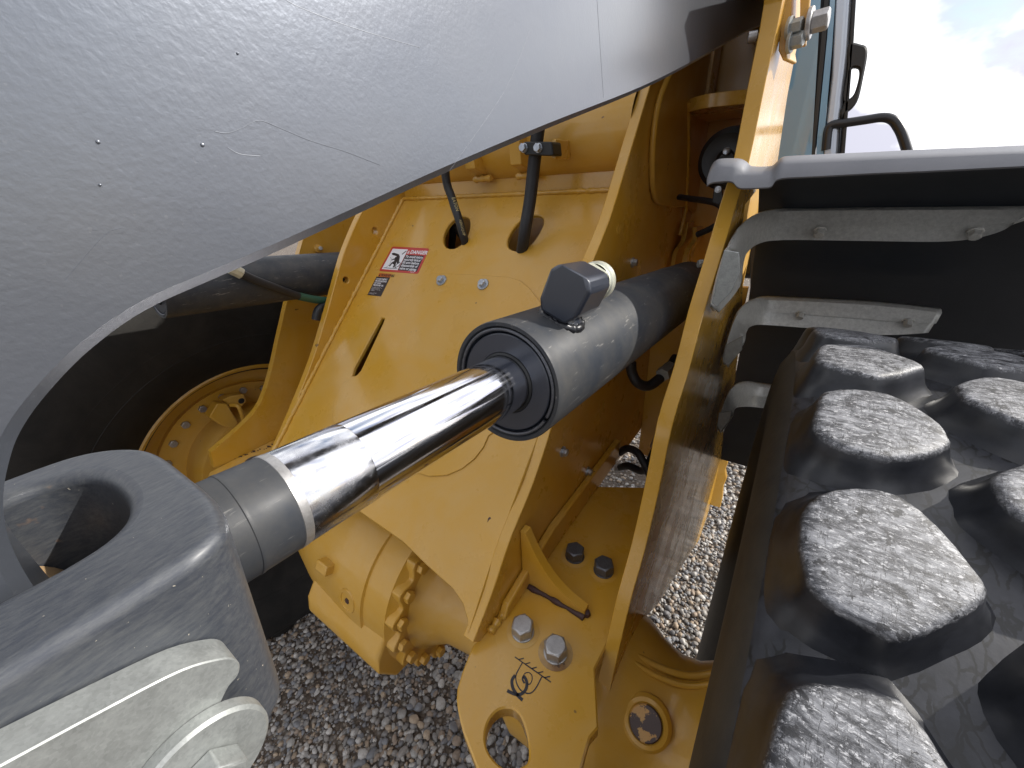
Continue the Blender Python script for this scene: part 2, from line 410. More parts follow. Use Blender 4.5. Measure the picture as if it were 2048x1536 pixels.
# ---------------------------------------------------------------- ground
def ground():
    bm = bmesh.new(); xs = [-150, -40, -12, -5, -2.6, -1, 0, 1, 3, 12, 40, 150]
    ys = [-150, -40, -6, -1, 0, 1, 2, 3, 5, 9, 20, 60, 150]
    vs = [[bm.verts.new((x, y, GZ)) for x in xs] for y in ys]
    for j in range(len(ys)-1):
        for i in range(len(xs)-1): bm.faces.new((vs[j][i], vs[j][i+1], vs[j+1][i+1], vs[j+1][i]))
    m, t, b = mat('gravel_bed', (.1, .08, .06), .9)
    g = vec(t)
    vo = t.nodes.new('ShaderNodeTexVoronoi'); vo.inputs['Scale'].default_value = 42; t.links.new(g, vo.inputs['Vector'])
    hs = t.nodes.new('ShaderNodeSeparateColor'); t.links.new(vo.outputs['Color'], hs.inputs[0])
    peb = ramp(t, hs.outputs[0], [(0, (.10, .085, .07)), (.4, (.22, .20, .18)), (.7, (.36, .33, .29)), (1, (.5, .46, .4))])
    near = ramp(t, noise(t, g, 3, 6, .7), [(.4, 0), (.62, 1)])
    soil = mixc(t, ramp(t, noise(t, g, 90, 8, .75), [(.3, 0), (.75, 1)]), (.06, .047, .036), (.19, .15, .115))
    c = mixc(t, math_(t, 'MULTIPLY', ramp(t, vo.outputs['Distance'], [(.25, 1), (.5, 0)]), .8), soil, peb)
    t.links.new(c, b.inputs['Base Color'])
    bump(t, b, math_(t, 'SUBTRACT', 1.0, vo.outputs['Distance']), .8, .02); bump(t, b, noise(t, g, 140, 6, .7), .6, .004)
    me = bpy.data.meshes.new('gravel_ground'); bm.to_mesh(me); bm.free()
    o = link('ground', me, m, None); o['kind'] = 'structure'; o['label'] = 'gravel yard surface'
ground()
def pebbles():
    def ico(sub):
        base = bmesh.new(); bmesh.ops.create_icosphere(base, subdivisions=sub, radius=1)
        v = np.array([q.co[:] for q in base.verts]); f = np.array([[q.index for q in f_.verts] for f_ in base.faces]); base.free(); return v, f
    def shapes(bv):
        ks = []
        for k in range(14):
            q = bv.copy()
            for _ in range(5):                     # cut a few flats so the stones are not eggs
                d = rng.normal(size=3); d /= np.linalg.norm(d); s_ = q@d; lim = rng.uniform(.55, .85)
                q -= np.outer(np.maximum(s_-lim, 0)*.85, d)
            ks.append(q*(1+.08*np.sin(bv@rng.normal(size=(3,))*3))[:, None])
        return ks
    kit = {}
    for sub in (1, 2): v, f = ico(sub); kit[sub] = (shapes(v), f, len(v))
    P = []
    def zone(x0, x1, y0, y1, dens, s0, s1, sub=2):
        n = int((x1-x0)*(y1-y0)*dens)
        for _ in range(n): P.append((rng.uniform(x0, x1), rng.uniform(y0, y1), rng.uniform(0, 1)**1.6*(s1-s0)+s0, sub))
    zone(-2.2, -.3, -.35, 1.05, 3400, .0045, .0125)
    zone(-.5, .12, .8, 2.4, 2900, .006, .013)
    zone(-.7, .5, 2.4, 4.6, 1100, .009, .017)
    zone(-.95, .1, .1, .9, 700, .010, .021)
    zone(-2.2, -.3, -.35, 1.05, 4200, .0025, .006, 1)
    zone(-.5, .12, .8, 2.2, 2600, .004, .008, 1)
    zone(-3.6, 1.6, -1.4, 3.6, 850, .006, .017, 1)
    pal = np.array([(.20, .19, .18), (.30, .29, .27), (.13, .13, .14), (.40, .38, .35), (.27, .20, .14), (.36, .27, .18), (.17, .18, .20), (.50, .48, .45), (.24, .22, .20)])
    AA, TT, CC, off = [], [], [], 0
    for i, (x, y, s, sub) in enumerate(P):
        ks, bf, nv = kit[sub]
        q = ks[rng.integers(14)]*np.array([s*rng.uniform(.9, 1.45), s*rng.uniform(.75, 1.1), s*rng.uniform(.5, .8)])
        a = rng.uniform(0, 6.28); tl = rng.normal(0, .3); ca, sa, ct, st = math.cos(a), math.sin(a), math.cos(tl), math.sin(tl)
        q = q@np.array([[1, 0, 0], [0, ct, st], [0, -st, ct]])@np.array([[ca, sa, 0], [-sa, ca, 0], [0, 0, 1]])
        AA.append(q+np.array([x, y, GZ+s*rng.uniform(.15, .75)])); TT.append(bf+off); off += nv
        c = np.minimum(pal[rng.integers(len(pal))]*rng.uniform(1.0, 1.45)*.8+.05, .7); CC.append(np.tile((*c, 1), (nv, 1)))
    A = np.concatenate(AA); T = np.concatenate(TT); tone = np.concatenate(CC)
    me = bpy.data.meshes.new('gravel'); me.vertices.add(len(A)); me.vertices.foreach_set('co', A.ravel())
    me.loops.add(T.size); me.loops.foreach_set('vertex_index', T.ravel()); me.polygons.add(len(T))
    me.polygons.foreach_set('loop_start', np.arange(0, T.size, 3)); me.polygons.foreach_set('loop_total', np.full(len(T), 3))
    me.update(calc_edges=True); me.polygons.foreach_set('use_smooth', [True]*len(T))
    ca = me.color_attributes.new('stone', 'FLOAT_COLOR', 'POINT'); ca.data.foreach_set('color', tone.ravel())
    m, t, b = mat('pebble_stone', (.3, .3, .3), .6)
    at_ = t.nodes.new('ShaderNodeVertexColor'); at_.layer_name = 'stone'; g = vec(t)
    c = mixc(t, math_(t, 'MULTIPLY', ramp(t, noise(t, g, 160, 6, .7), [(.4, 0), (.7, 1)]), .45), at_.outputs[0], (.16, .13, .10))
    t.links.new(c, b.inputs['Base Color']); bump(t, b, noise(t, g, 500, 4, .6), .2, .0008)
    o = link('gravel', me, m, None); o['kind'] = 'stuff'; o['label'] = 'loose rounded gravel stones, grey and tan'
pebbles()

# ---------------------------------------------------------------- lift arms and lift cylinders
XC = -.80            # the machine's centre line
AX = V((0, .53, -1.05))   # axle line (any x)
def mirror_pts(pts): return [V((2*XC-p.x, p.y, p.z)) for p in pts]
armpx = [(1545, 45), (1500, 62), (1400, 120), (1290, 178), (1100, 257), (900, 345), (720, 430), (560, 505), (430, 562), (300, 622), (190, 700), (100, 792), (45, 870), (20, 940), (10, 1010), (18, 1075), (42, 1135), (75, 1190)]
low = smooth(atp(armpx, X(-.21)), 5)
bot = low+[V((-.21, -.024, -.16)), V((-.21, -.03, -.22))]+smooth([V((-.21, -.08, -.27)), V((-.21, -.15, -.27)), V((-.21, -.2, -.2)), V((-.21, -.25, -.02)),
           V((-.21, -.2, .16)), V((-.21, .05, .34)), V((-.21, .5, .52)), V((-.21, 1.1, .72)), V((-.21, 1.75, .80)), V((-.21, 1.9, .62)), V((-.21, 1.8, .46))], 4)
arm = slab('lift_arm', bot, (-.06, 0, 0), M_ARM, bevel=.0045, chamfer=True, label='thick dark grey lift arm plate crossing the top left of the view')
slab('lift_arm', mirror_pts(bot), (.06, 0, 0), M_ARM, bevel=.0045, chamfer=True, label='grey lift arm on the far side of the frame')
tube('hairline_scratch', [at(1207, 195, X(-.20995)), at(1190, -60, X(-.20995))], .0001, M_SCRA, arm, 6)
for q, rr in (((196, 284), .0007), ((405, 290), .0008), ((475, 107), .0005), ((200, 370), .0005)):   # pits and pimples in the casting
    bm = bmesh.new(); add_lathe(bm, [(-.0002, rr), (.0004, rr*.8), (.0007, 0)], at(*q, X(-.21)), (1, 0, 0), 12); finish(bm, 'paint_nib', M_ARM, arm)

for px, rr in (([(430, 263), (455, 266), (485, 256), (518, 241), (560, 256), (620, 281), (690, 303), (760, 330)], .00016), ([(545, -20), (590, 10), (680, 46), (760, 72), (840, 95)], .00010), ([(455, 295), (480, 308), (520, 312)], .00012), ([(900, 340), (1010, 180), (1060, 60)], .00006), ([(130, 560), (210, 470), (250, 455)], .00006)):
    tube('hairline_scratch', smooth(atp(px, X(-.20995)), 5), rr, M_SCRA, arm, 5)
def lift_cylinder(near):
    xc = -.24 if near else 2*XC+.24
    A = V((xc, .028, -.170)); B = V((xc, 1.24, -.283)); d = (B-A).normalized()
    y0 = .322; t0 = (y0-A.y)/d.y; Lb = (B-A).length
    R = .071; r = .0325
    lab = 'grey hydraulic lift cylinder with chrome rod in the middle of the view' if near else 'lift cylinder on the far side, behind the grey arm'
    cyl = lathe('lift_cylinder', [(t0+.012, r+.002), (t0+.012, R*.90), (t0-.001, R*.905), (t0-.004, R*.93), (t0-.004, R*.985), (t0, R), (t0+.70, R), (t0+.705, R*1.012), (t0+.712, R*1.012), (t0+.717, R), (Lb-.02, R), (Lb, R*.9), (Lb, 0)], A, d, M_CYL, n=96, label=lab)
    lathe('gland', [(t0+.02, r+.001), (t0+.006, r+.001), (t0+.004, r+.0025), (t0+.0035, r+.003), (t0-.001, r+.0034), (t0-.0015, r+.004), (t0-.0015, R*.79), (t0-.0008, R*.805), (t0+.006, R*.81), (t0+.007, R*.83), (t0+.002, R*.835), (t0+.001, R*.845), (t0+.012, R*.86)], A, d, M_GLAND, cyl, 96, shade=25)
    # split retaining ring lying in its groove
    dd, u, v = frame_of(d); g0 = V((0, -.2, -1)); g0 = (g0-d*g0.dot(d)).normalized(); g1 = d.cross(g0)
    for rad, th in ((R*.872, .0021),):
        pts = [A+d*(t0-.0015)+(g0*math.cos(a)+g1*math.sin(a))*rad for a in np.linspace(-1.02, 5.16, 90)]
        tube('retaining_ring', pts, th, M_BOLTD, cyl, 8)
    lathe('rod_wiper', [(t0+.01, r+.0003), (t0-.003, r+.0003), (t0-.0035, r+.0012), (t0-.002, r+.0032), (t0+.004, r+.0036)], A, d, M_BLACK, cyl, 64)
    e = .095
    lathe('chrome_rod', [(e+.0, r*.999), (e+.001, r), (t0+.05, r)], A, d, M_CHR, cyl, 96)
    lathe('stained_rod_band', [(.0468, r*1.001), (.047, r*1.004), (e-.0004, r*1.004), (e, r*1.0)], A, d, M_CHRD, cyl, 96)
    lathe('painted_rod_end', [(-.015, r*1.0), (.016, r*1.0), (.0165, r*1.012), (.0185, r*1.012), (.019, r*1.004), (.0412, r*1.004)], A, d, M_CYL, cyl, 96)
    lathe('rod_shoulder', [(.041, r*1.003), (.0413, r*1.014), (.0445, r*1.012), (.0468, r*1.004)], A, d, M_BOLTS, cyl, 96)
    if near:
        # tow: pin fork in cast iron, slot takes the arm plate
        x1, x0 = -.163, -.307; zt, zb = -.119, -.232
        top = [(x1, -.16), (x1, .012), (x1-.003, .022), (x1-.010, .030), (x1-.032, .035), (-.235, .035), (-.262, .034), (-.280, .030), (-.296, .019), (-.305, .004), (x0, -.02), (x0, -.16),
               (-.284, -.16), (-.284, -.012), (-.281, -.003), (-.274, .005), (-.262, .010), (-.245, .012), (-.228, .011), (-.214, .006), (-.206, -.003), (-.2035, -.014), (-.2035, -.16)]
        outer = [V((a, b, zt)) for a, b in top]
        sm = smooth(outer[1:11], 4)
        sl_ = smooth(outer[13:22], 4)
        loop = [outer[0]]+sm+[outer[11], outer[12]]+sl_+[outer[22]]
        bm = bmesh.new(); n = len(loop); rows = []
        cx = V((-.235, -.05, 0))
        H = zt-zb
        prof = [(0, 0), (.08, 0), (.3, 0), (.55, 0), (.8, 0), (1, 0)]
        add_slab(bm, loop, (0, 0, zb-zt))
        bmesh.ops.remove_doubles(bm, verts=bm.verts, dist=.0004); bmesh.ops.dissolve_limit(bm, angle_limit=.01, verts=bm.verts, edges=bm.edges)
        for vv in bm.verts:
            k = (zt-vv.co.z)/H
            if vv.co.y > -.02: vv.co.y -= .011*k
        f = finish(bm, 'rod_fork', M_FORK, cyl, .0062, 6, shade=60, label='scratched dark grey cast fork at the end of the chrome rod')
        # scoop where the forging thins toward the pin: a rusty inner cheek
        rp = [V((-.2843, -.02, -.15)), V((-.2843, -.004, -.155)), V((-.2843, -.004, -.185)), V((-.2843, -.024, -.19))]
        # galvanised pin keeper straps on the outer cheek
        xo = x1+.0005
        P1 = atp([(0, 1532), (215, 1416), (362, 1341), (440, 1318), (468, 1318), (480, 1330), (476, 1352), (458, 1374), (440, 1410)], X(xo+.014))
        e0 = P1[-1]; q0 = P1[0]; dq = (P1[0]-P1[1]).normalized()
        slab('keeper_strap', smooth(P1, 4)+[V((e0.x, e0.y-.012, e0.z-.028)), V((e0.x, e0.y-.03, e0.z-.034)), V((e0.x, q0.y-.06, e0.z-.03)), q0+dq*.06], (-.014, 0, 0), M_GALV, bevel=.0005, chamfer=True, parent=cyl)
        c = at(402, 1522, X(xo+.0145))
        cc = V((xo+.0143, c.y, c.z))
        lathe('thick_washer', [(0, 0), (0, .0225), (.0048, .0225), (.006, .0212), (.006, 0)], cc, (1, 0, 0), M_GALV, cyl, 64)
        hexbolt(cc+V((.0061, -.001, -.001)), (1, 0, 0), .0205, .010, M_GALV, cyl, rot=.35)
        lathe('pin_boss', [(-.283, 0), (-.283, .030), (-.2045, .030), (-.2045, 0)], (0, -.048, -.180), (1, 0, 0), M_BOSS, cyl, 48)
        # port block welded on the barrel, with its plug
        pb = at(1098, 600, X(-.235))
        t1 = (pb.y-A.y)/d.y
    up = V((.40, -.05, 1)).normalized(); up = (up-d*up.dot(d)).normalized(); sd = d.cross(up)
    if near:
        base = A+d*(t0+.080)+up*(R-.004)
        bm = bmesh.new(); hs = .0265
        poly = [(-hs, .014), (hs*.75, .014), (hs, .026), (hs, .060), (hs*.55, .074), (-hs*.75, .074), (-hs, .064)]
        poly = [(-.019, .006), (.016, .006), (.028, .022), (.030, .054), (.020, .064), (-.018, .064), (-.027, .054), (-.026, .018)]
        pts = [base+sd*a*.95+up*b for a, b in poly]
        pts = [p-d*.027 for p in pts]
        add_slab(bm, pts, d*.058)
        finish(bm, 'port_block', M_GLAND, cyl, .004, 2, shade=25)
        lathe('port_neck', [(-.004, .030), (.004, .025), (.010, .020), (.016, .019)], base, up, M_GLAND, cyl, 40)
        weld('weld_bead', ring(base+up*.001, .0245, 26, d, sd)+[ring(base+up*.001, .0245, 26, d, sd)[0]], .0055, M_DARK, cyl, .004)
        pc = base+up*.042+d*.031
        hexbolt(pc, d, .040, .018, M_NUT, cyl, name='port_nut', rot=.2)
        lathe('port_plug', [(.016, .022), (.020, .022), (.022, .024), (.032, .024), (.034, .021), (.034, 0)], pc, d, M_NUT, cyl, 32)
    return cyl, A, d, t0
cylN, cA, cd, ct0 = lift_cylinder(True)
cylF, fA, fd, ft0 = lift_cylinder(False)

fh_ = smooth([at(470, 541, X(-1.27)), at(500, 556, X(-1.27)), at(540, 572, X(-1.27)), at(590, 590, X(-1.28)), at(630, 599, X(-1.29)), at(665, 602, X(-1.30))], 6)
fho = tube('hydraulic_hose', fh_, .0125, M_HOSE, label='hose with green printing along the far lift cylinder')
lathe('hose_end', [(0, 0), (0, .016), (.03, .016), (.03, 0)], at(460, 536, X(-1.27)), at(480, 546, X(-1.27))-at(460, 536, X(-1.27)), M_NUT, fho, 8)
tube('green_band', [p+(-p).normalized()*.0012 for p in fh_[19:31]], .0127, M_GRN, fho, 14)
tube('elbow_hose', smooth([at(632, 640, X(-1.28)), at(636, 622, X(-1.28)), at(648, 612, X(-1.29)), at(665, 612, X(-1.30))], 5), .014, M_HOSE)
# ---------------------------------------------------------------- front frame: upright plates
PO = Pl((-.12, .4, 0), (1, -.03, 0))
front = [(1572, -120), (1565, 0), (1531, 165), (1498, 325), (1475, 400), (1440, 520), (1408, 625), (1378, 740), (1345, 850), (1318, 980), (1290, 1100), (1262, 1200), (1238, 1300), (1204, 1450), (1198, 1462)]
back = [(1215, 1400), (1280, 1245), (1315, 1210), (1352, 1150), (1398, 1080), (1425, 1000), (1440, 940), (1447, 860), (1470, 760), (1484, 640), (1486, 560), (1483, 470), (1490, 410), (1554, 331), (1575, 190), (1600, 60), (1640, -120)]
oN = atp(front, PO)+atp(back, PO)
plO = slab('outer_side_plate', smooth(atp(front, PO), 3)+atp(back, PO), (-.026, 0, 0), M_YG, bevel=.002, label='narrow outer upright plate beside the big tyre, grey gravel mirrored in its glossy face')
oF = atp([(640, 360), (600, 500), (575, 600), (560, 665), (535, 770), (505, 830), (422, 905), (428, 935)], X(-1.5))
plOF = slab('outer_side_plate', smooth(oF[:-1], 4)+[oF[-1], V((-1.5, .40, -.83)), V((-1.5, 1.2, -.83)), V((-1.5, 1.3, -.2)), V((-1.5, 1.2, .3))], (-.026, 0, 0), M_Y, bevel=.002, label='outer upright plate on the far side, behind the chrome rod')
innpx = [(1330, 80), (1303, 164), (1262, 300), (1219, 440), (1171, 562), (1140, 700), (1106, 844), (1065, 970), (1022, 1075), (985, 1185), (946, 1286)]
iN = smooth(atp(innpx, X(-.36)), 3)
inn = iN+[V((-.36, .36, -.845)), V((-.36, 1.78, -.9)), V((-.36, 1.8, -.5)), V((-.36, 1.85, .1)), V((-.36, 1.6, .55))]
bN = [(1237, 459)]
holeN = [ring(at(1237, 459, X(-.36)), .011, 14, (0, 1, 0), (0, 0, 1))]
plI = slab('inner_side_plate', inn, (-.026, 0, 0), M_Y, bevel=.002, label='inner upright plate right behind the cylinder barrel')
lathe('bolt_hole', [(.0004, 0), (.0004, .0075), (.0012, .009), (.0012, .011), (0, .0125)], at(1237, 459, X(-.36)), (1, 0, 0), M_YD, plI, 20)
fpx = [(745, 390), (720, 430), (690, 500), (672, 560), (650, 640), (618, 740), (560, 880), (520, 960)]
FI = X(-1.24)
fN = smooth(atp(fpx, FI), 4)
fh = [ring(at(750, 462, FI), .0125, 16, (0, 1, 0), (0, 0, 1)), ring(at(692, 560, FI), .011, 16, (0, 1, 0), (0, 0, 1))]
plIF = slab('inner_side_plate', fN+[V((-1.24, .34, -.83)), V((-1.24, 1.25, -.83)), V((-1.24, 1.6, -.2)), V((-1.24, 1.5, .4))], (-.026, 0, 0), M_Y, holes=fh, bevel=.002, label='inner upright plate on the far side, with two bolt holes')
for p in ((1265, 525), (1125, 903), (1175, 942)):
    hexbolt(at(*p, X(-.3595)), (1, 0, 0), .0165, .010, M_BOLT, plI, .0135, .003)
# raised pivot boss and ribs on the near inner plate
slab('pivot_boss', smooth(atp([(1420, 60), (1362, 120), (1328, 180), (1312, 260), (1308, 340), (1312, 395), (1330, 412), (1375, 414), (1400, 412), (1450, 250), (1500, 80)], X(-.345)), 3, True), (-.0145, 0, 0), M_YC, bevel=.006, parent=plI)
weld('weld_bead', atp([(1376, 205), (1377, 300), (1372, 420), (1360, 470)], X(-.344)), .006, M_Y, plI)

# ---------------------------------------------------------------- inclined cross plate with its holes and cover
PF = Pl((0, 1.12, 0), (0, 1, -1)); nF = V((0, -1, 1)).normalized()
def oblong(px, pl, n=5): return smooth(atp(px, pl), n, True)
h1 = oblong([(925, 432), (938, 438), (939, 458), (930, 480), (915, 494), (899, 497), (888, 489), (887, 470), (897, 450), (910, 437)], PF)
h2 = oblong([(1068, 430), (1083, 433), (1087, 446), (1079, 465), (1066, 484), (1050, 497), (1032, 502), (1017, 495), (1015, 480), (1026, 458), (1045, 438)], PF)
slot = atp([(762, 636), (774, 638), (777, 646), (726, 742), (718, 751), (703, 752), (708, 735)], PF)
xr = -.3835; xl = -1.2395
def PFat(x, y): return V((x, y, y-1.12))
bottom = atp([(936, 1270), (934, 1240), (925, 1208), (905, 1178), (855, 1133), (805, 1084), (716, 1022), (640, 975)], PF)
outl = [PFat(xl, 1.105), PFat(xr, 1.105), PFat(xr, .45)]+bottom+[PFat(xl, .36)]
cross = slab('cross_plate', outl, -nF*.014, M_Y, holes=[h1, h2, slot], bevel=.0025, label='sloping plate between the inner uprights carrying the warning stickers')
cov = atp([(768, 648), (778, 622), (795, 590), (815, 570), (838, 556), (866, 548), (940, 550), (1020, 556), (1042, 563), (1060, 578), (1085, 610), (1090, 700), (1060, 790), (1010, 850), (978, 872), (968, 895), (950, 918), (925, 938), (895, 951), (862, 953), (830, 945),
           (760, 925), (690, 890), (672, 862), (667, 835), (668, 810), (676, 786), (690, 766), (716, 751), (724, 742)], PF)
slab('access_cover', [p+nF*.004 for p in cov], -nF*.0035, M_Y, bevel=.0012, parent=cross)
for p in ((885, 563), (968, 571)):
    hexbolt(at(*p, PF)+nF*.004, nF, .019, .011, M_BOLT, cross, .0175, .004, rot=.4)
    bm = bmesh.new(); c = at(p[0]-3, p[1]+20, PF)+nF*.0042; add_slab(bm, smooth([c+V((a, 0, 0))+V((0, 1, 1)).normalized()*b for a, b in ((-.008, .002), (.006, .004), (.009, 0), (.004, -.004), (-.006, -.003))], 3, True), nF*.0002)
    finish(bm, 'paint_scuff', M_YD, cross)
weld('weld_bead', [PFat(xl+.006, 1.10)+nF*.003, PFat(xr-.004, 1.10)+nF*.003], .0065, M_Y, cross, .01)
weld('weld_bead', [PFat(xl+.004, 1.10)+nF*.003, PFat(xl+.004, .40)+nF*.003], .0075, M_Y, cross, .01)
# chipped spot low on the plate
for p, s in (((977, 1039), .005), ((716, 612), .002), ((810, 612), .0025)):
    c = at(*p, PF)+nF*.0001; slab('paint_chip', [c+V((s*.3, 0, 0)), c+V((s, s*.6, s*.6)), c+V((s*.2, s*.9, s*.9)), c+V((-s*.4, s*.3, s*.3)), c+V((0, -s*.9, -s*.9))], nF*.0003, M_PRIM, bevel=0, parent=cross)

slab('hole_light_block', [V((xl, 1.42, -.03)), V((xr, 1.42, -.03)), V((xr, .72, -.74)), V((xl, .72, -.74))], (0, .015, -.015), M_YD, bevel=0)  # added backing that makes the holes and slot in front look dark
slab('light_block_floor', [V((xl, .72, -.745)), V((xr, .72, -.745)), V((xr, .45, -.70)), V((xl, .45, -.70))], (0, 0, -.012), M_YD, bevel=0)  # added floor, keeps light from below out of the holes
# wall and cross tube above it
slab('upper_wall', [V((xl, 1.112, -.03)), V((xr, 1.112, -.03)), V((xr, 1.135, .5)), V((xl, 1.135, .5))], (0, .02, 0), M_Y, bevel=0)
lathe('cross_tube', [(xl, .10), (xr, .10)], (0, 1.16, .115), (1, 0, 0), M_YC, n=64)
for px0 in (938, 1030):
    c = at(px0, 322, Y(1.03)); a = c.x
    rib = slab('hose_rib', [V((a-.016, 1.12, .24)), V((a-.016, 1.015, .22)), V((a-.016, 1.03, .055)), V((a-.016, 1.12, .03))], (.036, 0, 0), M_Y, bevel=.003)
    weld('weld_bead', [V((a-.03, 1.085, .028)), V((a+.036, 1.085, .03))], .009, M_Y, rib, .008)
# hoses down into the oblong holes
hA = smooth([V((-.835, .98, .33)), at(890, 330, Y(.985)), at(905, 400, Y(.985)), at(918, 440, Y(.97)), at(932, 492, Y(.985)), at(950, 560, Y(1.10))], 6)
hoA = tube('hydraulic_hose', hA, .0125, M_HOSE, n=18)
hB = smooth([at(1085, 200, Y(.985)), at(1076, 262, Y(.985)), at(1068, 330, Y(.985)), at(1060, 400, Y(.975)), at(1050, 460, Y(.955)), at(1043, 505, Y(.975)), at(1030, 560, Y(1.08))], 6)
hoB = tube('hydraulic_hose', hB, .0165, M_HOSE, n=18)
tube('hydraulic_hose', smooth([PFat(-.97, .98)+V((.03, .16, -.1)), at(912, 455, Y(1.08)), at(905, 475, Y(1.08)), at(903, 505, Y(1.10))], 5), .0125, M_HOSE)
c0 = at(1046, 283, Y(.955)); c1 = at(1103, 283, Y(.955)); c2 = at(1106, 312, Y(.955)); c3 = at(1047, 310, Y(.955))
clamp = slab('hose_clamp', [c0, c1, c2, c3], (0, .05, 0), M_BLACK, bevel=.005, seg=3)
for p in ((1048, 296), (1077, 296)): hexbolt(at(*p, Y(.954)), (0, -1, .1), .017, .009, M_BOLT, clamp, .0105, .002)
slab('clamp_bracket', [at(1104, 278, Y(.99)), at(1112, 278, Y(.99)), at(1111, 318, Y(.99)), at(1103, 318, Y(.99))], (0, .08, 0), M_Y, bevel=.002, parent=clamp)
# printing on the left hose
def hose_text(txt, p0, p1, R, size, m, parent):
    u = (p1-p0).normalized(); mid = (p0+p1)/2; n = (-mid).normalized(); n = (n-u*n.dot(u)).normalized(); v = n.cross(u)
    return letters(txt, size, p0+n*R, u, v, m, parent, curve_axis=R, lift=.0018)
hose_text('EATON', hA[12], hA[17], .0125, .0135, M_YEL, hoA)
hose_text('AEROQUIP', hA[18], hA[22], .0135, .0095, M_YEL, hoA)

# ---------------------------------------------------------------- decals
def quad(px, lift=.0006): return [at(*p, PF)+nF*lift for p in px]
def decal_space(px):     # bilinear placing inside a sticker
    a, b, c, d = [at(*p, PF) for p in px]    # tl, tr, br, bl
    return lambda u, v: (a*(1-u)+b*u)*(1-v)+(d*(1-u)+c*u)*v
DQ = [(785, 493), (859, 497), (836, 548), (758, 542)]
S = decal_space(DQ)
def shape(name, pts, m, parent, lift, S_=None, n=0):
    S_ = S_ or S; pp = [S_(*p)+nF*lift for p in pts]
    if n: pp = smooth(pp, n, True)
    return slab(name, pp, nF*.0001, m, bevel=0, parent=parent)
dec = slab('danger_sticker', smooth([S(u, v)+nF*.0002 for u, v in ((.03, 0), (.97, 0), (1, .04), (1, .96), (.97, 1), (.03, 1), (0, .96), (0, .04))], 1, True), nF*.0004, M_RED, bevel=0, label='red bordered danger sticker with white pictogram')
shape('white_panel', [(.05, .09), (.47, .09), (.47, .92), (.05, .92)], M_WHT, dec, .0007)
shape('black_panel', [(.48, .30), (.95, .30), (.95, .92), (.48, .92)], M_INK, dec, .0007)
u_ = (S(1, 0)-S(0, 0)); Wd = u_.length; u_.normalize(); v_ = (S(0, 0)-S(0, 1)); Hd = v_.length; v_.normalize()
letters('DANGER', Wd*.108, S(.57, .245), u_, v_, M_WHT, dec, lift=.0009, bold=.0006)
shape('warning_triangle', [(.49, .25), (.55, .25), (.52, .12)], M_WHT, dec, .0009)
shape('warning_mark', [(.512, .24), (.528, .24), (.52, .17)], M_RED, dec, .0011)
for k, tx in enumerate(('To avoid injury,', 'securely brace', 'lift arm before', 'disassembly of', 'valve or piping.')):
    letters(tx, Wd*.074, S(.50, .41+k*.117), u_, v_, M_WHT, dec, lift=.0009, bold=.0003)
letters('T203472', Wd*.03, S(.80, .97), u_, v_, M_WHT, dec, lift=.0009)
for pts in ([(.09, .28), (.14, .25), (.30, .30), (.36, .40), (.42, .68), (.36, .66), (.31, .50), (.26, .38), (.13, .34)],      # raised arm
            [(.37, .28), (.44, .14), (.46, .16), (.39, .31)],
            [(.24, .42), (.30, .40), (.33, .55), (.27, .58), (.25, .52), (.19, .56), (.18, .52), (.24, .47)],                  # figure
            [(.27, .57), (.33, .55), (.35, .70), (.36, .83), (.31, .83), (.31, .72), (.25, .68), (.23, .80), (.19, .78), (.22, .64)],
            [(.08, .855), (.45, .855), (.45, .875), (.08, .875)]):
    shape('pictogram', pts, M_INK, dec, .0009)
bm = bmesh.new()
bp = [(.42, .60), (.46, .66), (.45, .76), (.38, .84), (.37, .74), (.39, .66)]
for a, b in zip(bp, bp[1:]+bp[:1]): add_tube(bm, [S(*a)+nF*.0009, S(*b)+nF*.0009], .0011, 6)
for a0 in np.linspace(-1.4, 1.0, 8): 
    a1 = a0+.36; add_tube(bm, [S(.09+.10*math.cos(a0), .66+.22*math.sin(a0))+nF*.0008, S(.09+.10*math.cos(a1), .66+.22*math.sin(a1))+nF*.0008], .0005, 5)
o = finish(bm, 'pictogram', M_INK, dec); o['kind'] = 'stuff'
WQ = [(759, 546), (784, 548), (780, 555), (756, 553)]
S2 = decal_space([(753, 554), (780, 556), (762, 593), (735, 590)])
dw = slab('warning_sticker', [S2(0, -.02)+nF*.0002, S2(1, -.02)+nF*.0002, S2(1, 1)+nF*.0002, S2(0, 1)+nF*.0002], nF*.0004, M_INK, bevel=0, label='small black warning sticker under the danger sticker')
S3 = decal_space(WQ); slab('orange_header', [S3(0, 0)+nF*.0002, S3(1, 0)+nF*.0002, S3(1, 1)+nF*.0002, S3(0, 1)+nF*.0002], nF*.0004, M_ORG, bevel=0, parent=dw)
u2 = (S2(1, 0)-S2(0, 0)); W2 = u2.length; u2.normalize(); v2 = (S2(0, 0)-S2(0, 1)).normalized()
letters('\u25B2 WARNING' if False else 'WARNING', W2*.20, S3(.2, .85), (S3(1, 0)-S3(0, 0)).normalized(), v2, M_INK, dw, lift=.0009, bold=.0003)
slab('warning_triangle', [S3(.04, .85)+nF*.0007, S3(.17, .85)+nF*.0007, S3(.105, .15)+nF*.0007], nF*.0001, M_INK, bevel=0, parent=dw)
for k, tx in enumerate(('AVOID INJURY', 'FROM RELEASE', 'OF HIGH', 'PRESSURE OIL')):
    letters(tx, W2*.125, S2(.07, .14+k*.115), u2, v2, M_WHT, dw, lift=.0009, bold=.0002)
for k, tx in enumerate(('Fluid escaping under pressure can', 'penetrate the skin. Relieve', 'pressure before disconnecting', 'hydraulic lines.', '', 'See operator manual for', 'more information.')):
    if tx: letters(tx, W2*.055, S2(.07, .58+k*.06), u2, v2, M_WHT, dw, lift=.0009)

